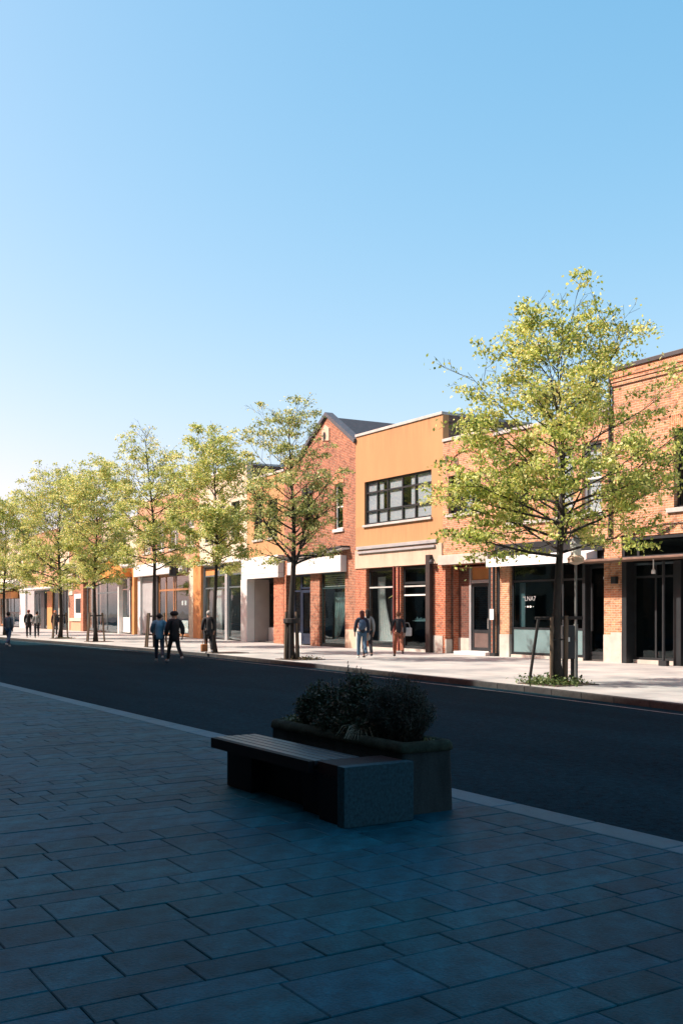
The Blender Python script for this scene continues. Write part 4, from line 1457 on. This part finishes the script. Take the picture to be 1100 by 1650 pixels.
tg = thing('tree_stakes', 'leaning wooden stakes with black crossbar round the largest tree', 'tree stakes', (-17.0, 16.34, 0))
MB().tube([(-.42, -.52, 0), (-.22, -.42, 1.47)], .035, 7).build('stake', STAKE_D, tg)
MB().tube([(-.02, -.22, 0), (-.03, -.2, 1.52)], .04, 7).build('stake', STAKE, tg)
MB().tube([(.1, .1, 0), (.08, .14, 1.55)], .05, 7).build('stake', STAKE, tg)
MB().tube([(-.3, -.45, 1.49), (.28, .45, 1.5)], .035, 6).build('crossbar', STAKE_D, tg)
MB().tube([(-.03, -.2, 1.0), (.08, .1, 1.02)], .02, 5).build('strap', STAKE_D, tg)
tg = thing('tree_stakes', 'dark cage of upright stakes tight round the forked tree', 'tree stakes', (-30.8, 17.16, 0))
for i in range(6):
    a = i * math.pi / 3 + .3
    MB().tube([(.24 * math.cos(a), .24 * math.sin(a), 0), (.2 * math.cos(a), .2 * math.sin(a), 1.65)], .05, 6).build('stake', STAKE_D if i % 2 else STAKE, tg)
MB().lathe([(.27, 1.25), (.29, 1.27), (.29, 1.4), (.27, 1.42)], 0, 0, 12).build('band', STAKE_D, tg)
for (x, y, lab) in ((-55.5, 18.5, 'three wooden stakes round the rounded pale green tree'), (-63.3, 18.84, 'three wooden stakes round the wide tree at far left'), (-45.13, 17.93, 'pale stakes round the tall tree behind the couple')):
    tg = thing('tree_stakes', lab, 'tree stakes', (x, y, 0))
    for (dx, dy) in ((-.45, -.35), (.45, .35), (-.1, -.4)):
        MB().tube([(dx, dy, 0), (dx * .75, dy * .75, 1.6)], .05, 6).build('stake', STAKE, tg)
    MB().tube([(-.4, -.3, 1.45), (.38, .3, 1.45)], .04, 6).build('crossbar', STAKE_D, tg)

# ground cover leaves in the first pit
rng = np.random.default_rng(9)
P = np.column_stack([rng.normal(-17.1, .34, 1500), rng.normal(16.25, .28, 1500), np.abs(rng.normal(.05, .06, 1500)) + .02])
o = link('ground_cover', leaf_mesh('ground_cover', P, (0, 0, 1.2), .075, leaf_mat('ground cover leaves', [(.04, .07, .02), (.08, .12, .03), (.14, .17, .05)], .25), rng), None, None, 'stuff')
tag(o, 'low leafy ground cover round the foot of the largest tree', 'ground cover')
for k, (x, y, sx) in enumerate(((-30.6, 17.5, .5), (-63.0, 19.0, .6))):
    P = np.column_stack([rng.normal(x, sx * .6, 260), rng.normal(y, .25, 260), np.abs(rng.normal(.03, .03, 260)) + .02])
    o = link('ground_cover', leaf_mesh('ground_cover', P, (0, 0, 1.2), .08, leaf_mat('dry ground leaves', [(.05, .04, .02), (.10, .07, .03), (.12, .12, .05)], .2), rng), None, None, 'stuff')
    tag(o, ['dry leaves round the foot of the forked tree', 'dry leaves round the foot of the wide tree at far left'][k], 'ground cover')

lp = thing('street_lamp', 'short slim street lamp with pale lantern beside the largest tree', 'street lamp', (-17.56, 17.41, 0))
MB().tube([(0, 0, 0), (0, 0, 1.35)], .05, 10).tube([(0, 0, 1.3), (0, 0, 2.78)], .03, 8).build('pole', plain('grey lamp steel', (.16, .16, .15), .5, .2, 3, 0), lp)
MB().lathe([(.03, 2.74), (.19, 2.8), (.2, 2.9), (.14, 2.96)], 0, 0, 14).build('collar', BEIGE, lp)
MB().lathe([(.12, 2.96), (.13, 3.22)], 0, 0, 14).build('lantern', plain('frosted lantern', (.75, .74, .68), .3, .15, 9, 0), lp)
MB().lathe([(.15, 3.22), (.13, 3.3), (.06, 3.38), (.02, 3.46)], 0, 0, 14).build('lamp_cap', GREYPAINT, lp)

lb = thing('litter_bin', 'dark box bin on two posts between the largest tree and the lamp', 'litter bin', (-17.35, 16.95, 0), R(58))
MB().bbox(-.14, .14, -.12, .12, .55, 1.32, .015).build('bin_body', STEEL, lb)
MB().box(-.13, -.05, -.04, .04, 0, .55).build('leg', STAKE_D, lb)
MB().box(.07, .14, -.04, .04, 0, .55).build('leg', STAKE_D, lb)
MB().box(-.08, .02, -.126, -.121, .95, 1.05).build('sticker', WHITE, lb)

# ------------------------------------------------------------------ planter and bench
pl = thing('planter', 'rectangular weathered concrete planter with mossy rounded rim beside the kerb', 'planter', (-7.7, 5.05, 0))
X0, X1, Y0, Y1, HT = -1.22, 1.04, -.33, .19, .58


def rrect(x0, x1, y0, y1, r, n=5):
    out = []
    for cx, cy, a0 in ((x1 - r, y0 + r, -90), (x1 - r, y1 - r, 0), (x0 + r, y1 - r, 90), (x0 + r, y0 + r, 180)):
        for i in range(n + 1):
            t = R(a0 + 90 * i / n)
            out.append((cx + r * math.cos(t), cy + r * math.sin(t)))
    return out


def ring_stack(mb, rings):
    n0 = len(mb.v)
    m_ = len(rings[0][0])
    for pts, z in rings:
        mb.v += [(x, y, z) for x, y in pts]
    for i in range(len(rings) - 1):
        for k in range(m_):
            k2 = (k + 1) % m_
            mb.f.append((n0 + i * m_ + k, n0 + i * m_ + k2, n0 + (i + 1) * m_ + k2, n0 + (i + 1) * m_ + k))


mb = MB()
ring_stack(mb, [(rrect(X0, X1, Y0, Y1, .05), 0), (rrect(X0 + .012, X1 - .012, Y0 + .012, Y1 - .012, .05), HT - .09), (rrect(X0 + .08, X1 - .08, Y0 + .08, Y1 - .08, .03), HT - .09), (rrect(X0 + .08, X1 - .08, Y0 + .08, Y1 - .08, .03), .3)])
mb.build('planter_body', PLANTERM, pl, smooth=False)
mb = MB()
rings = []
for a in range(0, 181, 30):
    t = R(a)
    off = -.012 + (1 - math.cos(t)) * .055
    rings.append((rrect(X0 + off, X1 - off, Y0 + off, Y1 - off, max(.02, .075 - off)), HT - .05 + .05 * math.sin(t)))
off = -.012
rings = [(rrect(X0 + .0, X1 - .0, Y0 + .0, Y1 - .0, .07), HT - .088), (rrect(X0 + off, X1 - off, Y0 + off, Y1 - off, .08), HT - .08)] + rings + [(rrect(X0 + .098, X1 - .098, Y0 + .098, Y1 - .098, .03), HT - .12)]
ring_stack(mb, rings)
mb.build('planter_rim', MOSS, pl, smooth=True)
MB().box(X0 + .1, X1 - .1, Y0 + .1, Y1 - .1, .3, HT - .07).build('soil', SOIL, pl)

bn = thing('bench', 'slatted bench on granite supports against the planter', 'bench', (-7.8, 4.3, 0))
# local x: along the street, y: across
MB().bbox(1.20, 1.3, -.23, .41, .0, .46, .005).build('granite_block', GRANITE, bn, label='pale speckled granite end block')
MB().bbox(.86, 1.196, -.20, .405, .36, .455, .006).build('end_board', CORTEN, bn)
MB().bbox(.88, 1.196, -.20, .38, 0, .358, .006).build('support', GRANITE_D, bn)  # near black stone stands in for the end block's shaded side
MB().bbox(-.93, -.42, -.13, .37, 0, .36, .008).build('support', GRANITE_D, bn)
MB().bbox(-.416, .496, -.02, .37, 0, .358, .008).build('gap_shade_fill', STEEL_B, bn)  # black block filling the open gap, stands in for the shade there
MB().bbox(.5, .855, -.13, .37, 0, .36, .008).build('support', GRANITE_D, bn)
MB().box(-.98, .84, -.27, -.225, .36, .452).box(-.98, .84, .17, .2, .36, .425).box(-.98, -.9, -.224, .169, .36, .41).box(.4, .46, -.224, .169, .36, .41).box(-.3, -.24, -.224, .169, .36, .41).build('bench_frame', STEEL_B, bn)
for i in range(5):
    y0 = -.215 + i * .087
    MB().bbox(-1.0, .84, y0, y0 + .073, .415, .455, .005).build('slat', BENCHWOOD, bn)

# plants in the planter
PLL = leaf_mat('dark evergreen leaves', [(.010, .020, .010), (.022, .042, .020), (.035, .052, .028)], .15)
PLF = leaf_mat('feathery grey green leaves', [(.008, .017, .012), (.018, .032, .022), (.04, .058, .038)], .2)


def bush(name, label, x, y, rx, ry, h, nst, nl, leaf, mat, seed, spread=.9, aspect=.4, z0=.48, tall=0):
    rnd = random.Random(seed)
    rng = np.random.default_rng(seed)
    t = thing(name, label, 'plant', (x, y, z0), 0, 'plants in the concrete planter')
    st = MB()
    P = []
    for i in range(nst):
        a = rnd.random() * 6.283
        r = math.sqrt(rnd.random())
        ox, oy = r * rx * .45 * math.cos(a), r * ry * .45 * math.sin(a)
        ex, ey = r * rx * spread * math.cos(a), r * ry * spread * math.sin(a)
        hh = h * (1 - .45 * r * r) * rnd.uniform(.7, 1.08)
        p = [Vector((ox, oy, 0))]
        for j in range(1, 6):
            u = j / 5
            p.append(Vector((ox + (ex - ox) * u ** 1.3 + rnd.uniform(-.015, .015), oy + (ey - oy) * u ** 1.3 + rnd.uniform(-.015, .015), hh * u ** .85)))
        st.tube(p, [.005, .0045, .004, .003, .0025, .0015], 3, cap=False)
        for k in range(nl):
            u = rnd.uniform(.15, 1)
            f = u * 5
            j = min(4, int(f))
            P.append(tuple(p[j].lerp(p[j + 1], f - j) + Vector((rnd.gauss(0, .016), rnd.gauss(0, .016), rnd.gauss(0, .012)))))
    st.build('stem', STAKE_D, t)
    link('foliage', leaf_mesh('foliage', P, (0, 0, .4), leaf, mat, rng, aspect), t)
    return t


bush('evergreen_shrub', 'tallest dark leafy shrub in the middle of the planter', -7.75, 5.0, .42, .26, .60, 210, 56, .04, PLL, 1)
bush('evergreen_shrub', 'dark spreading shrub at the left of the planter', -8.3, 4.97, .46, .25, .48, 190, 50, .04, PLL, 2)
bush('feathery_shrub', 'feathery grey green shrub at the right of the planter', -7.13, 5.0, .50, .28, .60, 320, 70, .032, PLF, 3, aspect=.2)
bush('evergreen_shrub', 'low dark shrub hanging over the front rim of the planter', -7.75, 4.83, .66, .16, .34, 170, 50, .035, PLL, 6)
bush('creeping_plant', 'small leaved creeping plant at the left end of the planter', -8.68, 4.97, .28, .28, .14, 60, 26, .035, leaf_mat('small pale leaves', [(.03, .055, .02), (.06, .10, .04), (.12, .16, .09)], .2), 4, aspect=.7)
bush('creeping_plant', 'small leaved creeping plant at the right rim of the planter', -6.8, 5.08, .12, .1, .10, 24, 22, .03, leaf_mat('small pale leaves', []), 7, aspect=.7)
t = thing('grass_tuft', 'pale grass tuft drooping in front of the dark shrubs', 'plant', (-7.42, 4.82, .5), 0, 'plants in the concrete planter')
gb = MB()
rv = random.Random(6)
for i in range(46):
    a = rv.random() * 6.283
    l_ = rv.uniform(.08, .17)
    gb.tube([(0, 0, 0), (l_ * .4 * math.cos(a), l_ * .4 * math.sin(a), l_ * 1.0), (l_ * math.cos(a), l_ * math.sin(a), l_ * .9), (l_ * 1.4 * math.cos(a), l_ * 1.4 * math.sin(a), l_ * .35)], [.003, .003, .0025, .001], 3, cap=False)
gb.build('blade', plain('straw grass', (.22, .23, .17), .7, .2, 5, 0), t)
t = thing('flower_stalks', 'thin dead flower stalks rising above the planter shrubs', 'plant', (-8.0, 5.1, .5), 0, 'plants in the concrete planter')
gb = MB()
for i in range(16):
    a = rv.random() * 6.283
    h = rv.uniform(.42, .68)
    r = rv.uniform(.02, .2)
    tp = (r * math.cos(a) * 1.5, r * math.sin(a), h)
    gb.tube([(r * .4 * math.cos(a), r * .4 * math.sin(a), 0), (r * math.cos(a), r * math.sin(a), h * .6), tp], [.004, .003, .002], 3, cap=False)
    for k in range(5):
        z = h * (1 - .06 * k)
        s_ = .006 + .002 * k
        gb.tube([(tp[0] - s_, tp[1], z - .012), (tp[0], tp[1], z), (tp[0] + s_, tp[1], z + .01)], .004, 3)
gb.build('stalk', STAKE_D, t)

# ------------------------------------------------------------------ people
SKIN = plain('skin', (.42, .24, .17), .6, .05, 5, 0)


def skinned(name, verts, edges, rads, mat, parent, root=0, sub=1):
    me = bpy.data.meshes.new(name)
    me.from_pydata(verts, edges, [])
    o = bpy.data.objects.new(name, me)
    C.objects.link(o)
    sk = o.modifiers.new('skin', 'SKIN')
    sk.use_smooth_shade = True
    for i, r in enumerate(rads):
        rr_ = r if isinstance(r, tuple) else (r, r)
        me.skin_vertices[0].data[i].radius = rr_
        me.skin_vertices[0].data[i].use_root = (i == root)
    if sub:
        s_ = o.modifiers.new('sub', 'SUBSURF')
        s_.levels = s_.render_levels = sub
    dg_ = bpy.context.evaluated_depsgraph_get()
    m2 = bpy.data.meshes.new_from_object(o.evaluated_get(dg_))
    bpy.data.objects.remove(o)
    m2.materials.clear()
    m2.materials.append(mat)
    m2.polygons.foreach_set('use_smooth', [True] * len(m2.polygons))
    return link(name, m2, parent)


def cloth(col, nm):
    return plain(nm, col, .85, .18, 9, .2)


def person(label, loc, heading, h=1.68, stride=.3, top=(.05, .05, .05), legs=(.03, .04, .07), hair=(.03, .02, .015), shoe=(.5, .5, .5), coat=0.0, bulk=1.0, arms=(.2, -.2), seed=0, backpack=None, bag=None, hairlong=False, hat=None, hood=False, skirt=None):
    """heading: direction walked (radians, 0 = +X). local +x is forward"""
    t = thing('person', label, 'person', loc, heading)
    s = h / 1.7
    st = stride

    def leg(side, sw):
        hip = (0, side * .09, .90)
        kn = (.42 * math.sin(sw) + (.04 if sw > 0 else .02), side * .095, .90 - .42 * math.cos(sw))
        sh = sw - (.10 if sw > 0 else .45)
        an = (kn[0] + .41 * math.sin(sh), side * .09, kn[2] - .40 * math.cos(sh))
        an = (an[0], an[1], max(.07, an[2]))
        toe = (an[0] + .15, an[1] + side * .02, max(.03, an[2] - .05))
        return hip, kn, an, toe

    def arm(side, sw):
        shd = (0, side * .17 * (1 + (bulk - 1) * .3), 1.40)
        el = (.27 * math.sin(sw), side * .22 * bulk ** .3, 1.40 - .27 * math.cos(sw))
        wr = (el[0] + .24 * math.sin(sw + .35), side * .22, el[2] - .23 * math.cos(sw + .35))
        hd = (wr[0] + .07 * math.sin(sw + .4), side * .21, wr[2] - .08)
        return shd, el, wr, hd
    L_, R_ = leg(1, st), leg(-1, -st)
    A_, B_ = arm(1, arms[0]), arm(-1, arms[1])
    lift = min(L_[2][2], R_[2][2]) - .07
    S = lambda p: (p[0] * s, p[1] * s, (p[2] - lift * .0) * s)
    V = [(0, 0, .93), (0, 0, 1.1), (.005, 0, 1.3), (0, 0, 1.44), (.01, 0, 1.51), (.025, 0, 1.565), (.02, 0, 1.62), (.012, 0, 1.67), (.01, 0, 1.70)]
    E = [(0, 1), (1, 2), (2, 3), (3, 4), (4, 5), (5, 6), (6, 7), (7, 8)]
    RD = [(.12, .10), (.115, .09), (.135, .10), (.06, .055), (.05, .05), (.08, .066), (.098, .078), (.08, .068), (.04, .035)]
    for chain, rr_ in ((L_, (.085, .055, .038, .03)), (R_, (.085, .055, .038, .03))):
        base = 0
        for p, r in zip(chain, rr_):
            V.append(p); RD.append(r); E.append((base, len(V) - 1)); base = len(V) - 1
    for chain in (A_, B_):
        base = 3
        for p, r in zip(chain, (.05, .04, .028, .03)):
            V.append(p); RD.append(r); E.append((base, len(V) - 1)); base = len(V) - 1
        # fingers and thumb
        hp = Vector(chain[3])
        for f in range(5):
            tip = hp + Vector((.012 + .012 * f if f else .05, (.01 - .008 * f) * (1 if chain is A_ else -1), -.075 - .006 * (2 - abs(f - 2)) if f else -.035))
            V.append(tuple(tip)); RD.append(.009); E.append((base, len(V) - 1))
    # nose
    V.append((.125, 0, 1.59)); RD.append(.012); E.append((6, len(V) - 1))
    skinned('body', [S(v) for v in V], E, [tuple(x_ * s for x_ in r) if isinstance(r, tuple) else r * s for r in RD], SKIN, t)
    # eyes, ears are tiny on the body mesh scale: built with the hair part below
    k = 1.0 * bulk
    tv = [(0, 0, .92 - coat), (0, 0, 1.08), (.0, 0, 1.3), (0, 0, 1.45)]
    te = [(0, 1), (1, 2), (2, 3)]
    tr = [(.15 * k + coat * .1, .13 * k), (.145 * k, .12 * k), (.165 * k, .13 * k), (.075, .07)]
    for chain in (A_, B_):
        base = 3
        for p, r in zip(chain[:3], (.072 * k, .062 * k, .05 * k)):
            tv.append(p); tr.append(r); te.append((base, len(tv) - 1)); base = len(tv) - 1
    skinned('jacket', [S(v) for v in tv], te, [tuple(x_ * s for x_ in r) if isinstance(r, tuple) else r * s for r in tr], cloth(top, 'jacket cloth %.2f %.2f %.2f' % top), t, root=1)
    lv = [(0, 0, .96)]
    lr = [(.135, .115)]
    le = []
    for chain in (L_, R_):
        base = 0
        for p, r in zip(chain[:3], (.10, .075, .06)):
            lv.append(p); lr.append(r); le.append((base, len(lv) - 1)); base = len(lv) - 1
    skinned('trousers', [S(v) for v in lv], le, [tuple(x_ * s for x_ in r) if isinstance(r, tuple) else r * s for r in lr], cloth(legs, 'trouser cloth %.2f %.2f %.2f' % legs), t)
    for chain in (L_, R_):
        a_, b2 = Vector(chain[2]), Vector(chain[3])
        skinned('shoe', [S(a_ + Vector((-.04, 0, -.03))), S(a_ + Vector((.05, 0, -.04))), S(b2 + Vector((0, 0, -.0)))], [(0, 1), (1, 2)], [.045 * s, .045 * s, .035 * s], cloth(shoe, 'shoe leather %.2f %.2f %.2f' % shoe), t)
    hm = MB()

    def blob(cx, cz, rx, ry, rz, cut=-2.0):
        n0 = len(hm.v)
        nu, nv = 12, 9
        for a in range(nv + 1):
            ph = -math.pi / 2 + math.pi * a / nv
            zz = max(cut, math.sin(ph))
            for k_ in range(nu):
                th = 2 * math.pi * k_ / nu
                hm.v.append(((cx + rx * math.cos(ph) * math.cos(th)) * s, ry * math.cos(ph) * math.sin(th) * s, (cz + rz * zz) * s))
        for a in range(nv):
            for k_ in range(nu):
                k2 = (k_ + 1) % nu
                hm.f.append((n0 + a * nu + k_, n0 + a * nu + k2, n0 + (a + 1) * nu + k2, n0 + (a + 1) * nu + k_))
    if hat:
        blob(.005, 1.665, .145, .14, .095, -.75)
    else:
        blob(-.018, 1.645, .108, .094, .098, -.95)
    if hairlong:
        blob(-.07, 1.54, .065, .085, .17)
    hm.build('hair' if not hat else 'hat', cloth(hat or hair, 'hair %.2f %.2f %.2f' % (hat or hair)), t, smooth=True)
    if hood:
        skinned('hood', [S((-.05, 0, 1.47)), S((-.08, 0, 1.40))], [(0, 1)], [(.11 * s, .07 * s), (.08 * s, .04 * s)], cloth(top, 'jacket cloth %.2f %.2f %.2f' % top), t)
    if skirt:
        skinned('skirt', [S((0, 0, 1.0)), S((0, 0, .7)), S((0, 0, .42))], [(0, 1), (1, 2)], [(.15 * s, .12 * s), (.19 * s, .15 * s), (.2 * s, .16 * s)], cloth(skirt, 'skirt cloth %.2f %.2f %.2f' % skirt), t)
    return t


def carry(name, label, loc, heading, kind, col, grp=None):
    t = thing(name, label, 'bag', loc, heading)
    m_ = cloth(col, 'bag cloth %.2f %.2f %.2f' % col)
    if kind == 'backpack':
        skinned('bag_body', [(0, 0, -.2), (-.01, 0, 0), (0, 0, .2)], [(0, 1), (1, 2)], [(.15, .10), (.17, .12), (.12, .08)], m_, t)
        for sd in (-1, 1):
            MB().tube([(.04, sd * .09, .2), (.14, sd * .12, .24), (.28, sd * .12, .12), (.26, sd * .12, -.08), (.1, sd * .1, -.16)], .015, 5).build('strap', m_, t)
    else:
        MB().bbox(-.06, .06, -.17, .17, -.17, .13, .03).build('bag_body', m_, t)
        MB().tube([(0, -.12, .12), (0, -.06, .3), (0, .06, .3), (0, .12, .12)], .01, 5).build('handle', m_, t)
    return t


PI = math.pi
RZ = -.12
person('person in grey hooded jacket and blue jeans walking on the shaded road, leftmost', (-52.4, 13.0, RZ + .0), 2.4, 1.74, .3, (.16, .17, .18), (.05, .10, .17), shoe=(.6, .6, .6), bulk=1.2, hood=True)
person('person in pale blue bulky jacket holding the arm of the companion in black', (-33.38, 13.38, RZ), 2.8, 1.68, .42, (.12, .26, .36), (.02, .03, .05), bulk=1.4, coat=.12, arms=(.65, -.35), hood=True, shoe=(.35, .35, .35))
person('person in long black coat and round dark hat crossing the shaded road', (-32.95, 13.75, RZ), 3.2, 1.74, .36, (.014, .012, .013), (.012, .012, .014), bulk=1.4, coat=.22, arms=(.15, -.55), hat=(.012, .01, .01), shoe=(.4, .38, .36))
person('person in black coat half hidden beside the slim tree trunk, white collar', (-37.15, 16.95, 0), 2.9, 1.66, .1, (.02, .02, .022), (.02, .02, .02), hair=(.4, .38, .34), coat=.25, bulk=1.15)
carry('shopping_bag', 'orange brown shopping bag by the person beside the slim tree', (-37.05, 16.72, .25), .5, 'bag', (.35, .13, .04))
person('person with dark red hair, navy jacket and blue jeans walking past the brick piers', (-30.32, 19.72, 0), 2.8, 1.66, .18, (.02, .028, .05), (.07, .13, .2), hair=(.10, .025, .02), hairlong=True, shoe=(.6, .6, .58), bulk=1.1)
carry('backpack', 'blue backpack on the back of the red haired person', (-30.14, 19.62, 1.2), 2.8, 'backpack', (.045, .085, .15))
person('person in long grey coat and dark trousers beyond the one with the backpack', (-30.77, 20.25, 0), 2.8, 1.7, .12, (.30, .31, .30), (.015, .017, .022), hair=(.02, .015, .012), coat=.35, hairlong=True, shoe=(.02, .02, .02))
person('person in black top and rust trousers striding past the shop windows', (-30.05, 21.1, 0), 2.7, 1.62, .38, (.018, .02, .025), (.32, .11, .06), hair=(.16, .06, .03), shoe=(.1, .1, .1), arms=(.5, -.4))
carry('tote_bag', 'white tote bag slung at the side of the person in rust trousers', (-29.95, 21.4, .95), 2.7, 'bag', (.6, .58, .54))
person('person in long black coat with red cap on the far pavement at left', (-65.9, 17.6, 0), 2.9, 1.76, .14, (.012, .012, .013), (.015, .015, .018), hair=(.22, .04, .03), coat=.3, bulk=1.2)
person('person in grey white patterned top beside the long black coat', (-65.3, 17.95, 0), 2.9, 1.66, .14, (.28, .28, .27), (.02, .02, .025), coat=.1, bulk=1.1)
person('person with orange hair in short dark jacket farthest along the pavement', (-69.0, 20.2, 0), -.3, 1.72, .25, (.025, .025, .03), (.02, .022, .03), hair=(.5, .16, .05), hairlong=True)
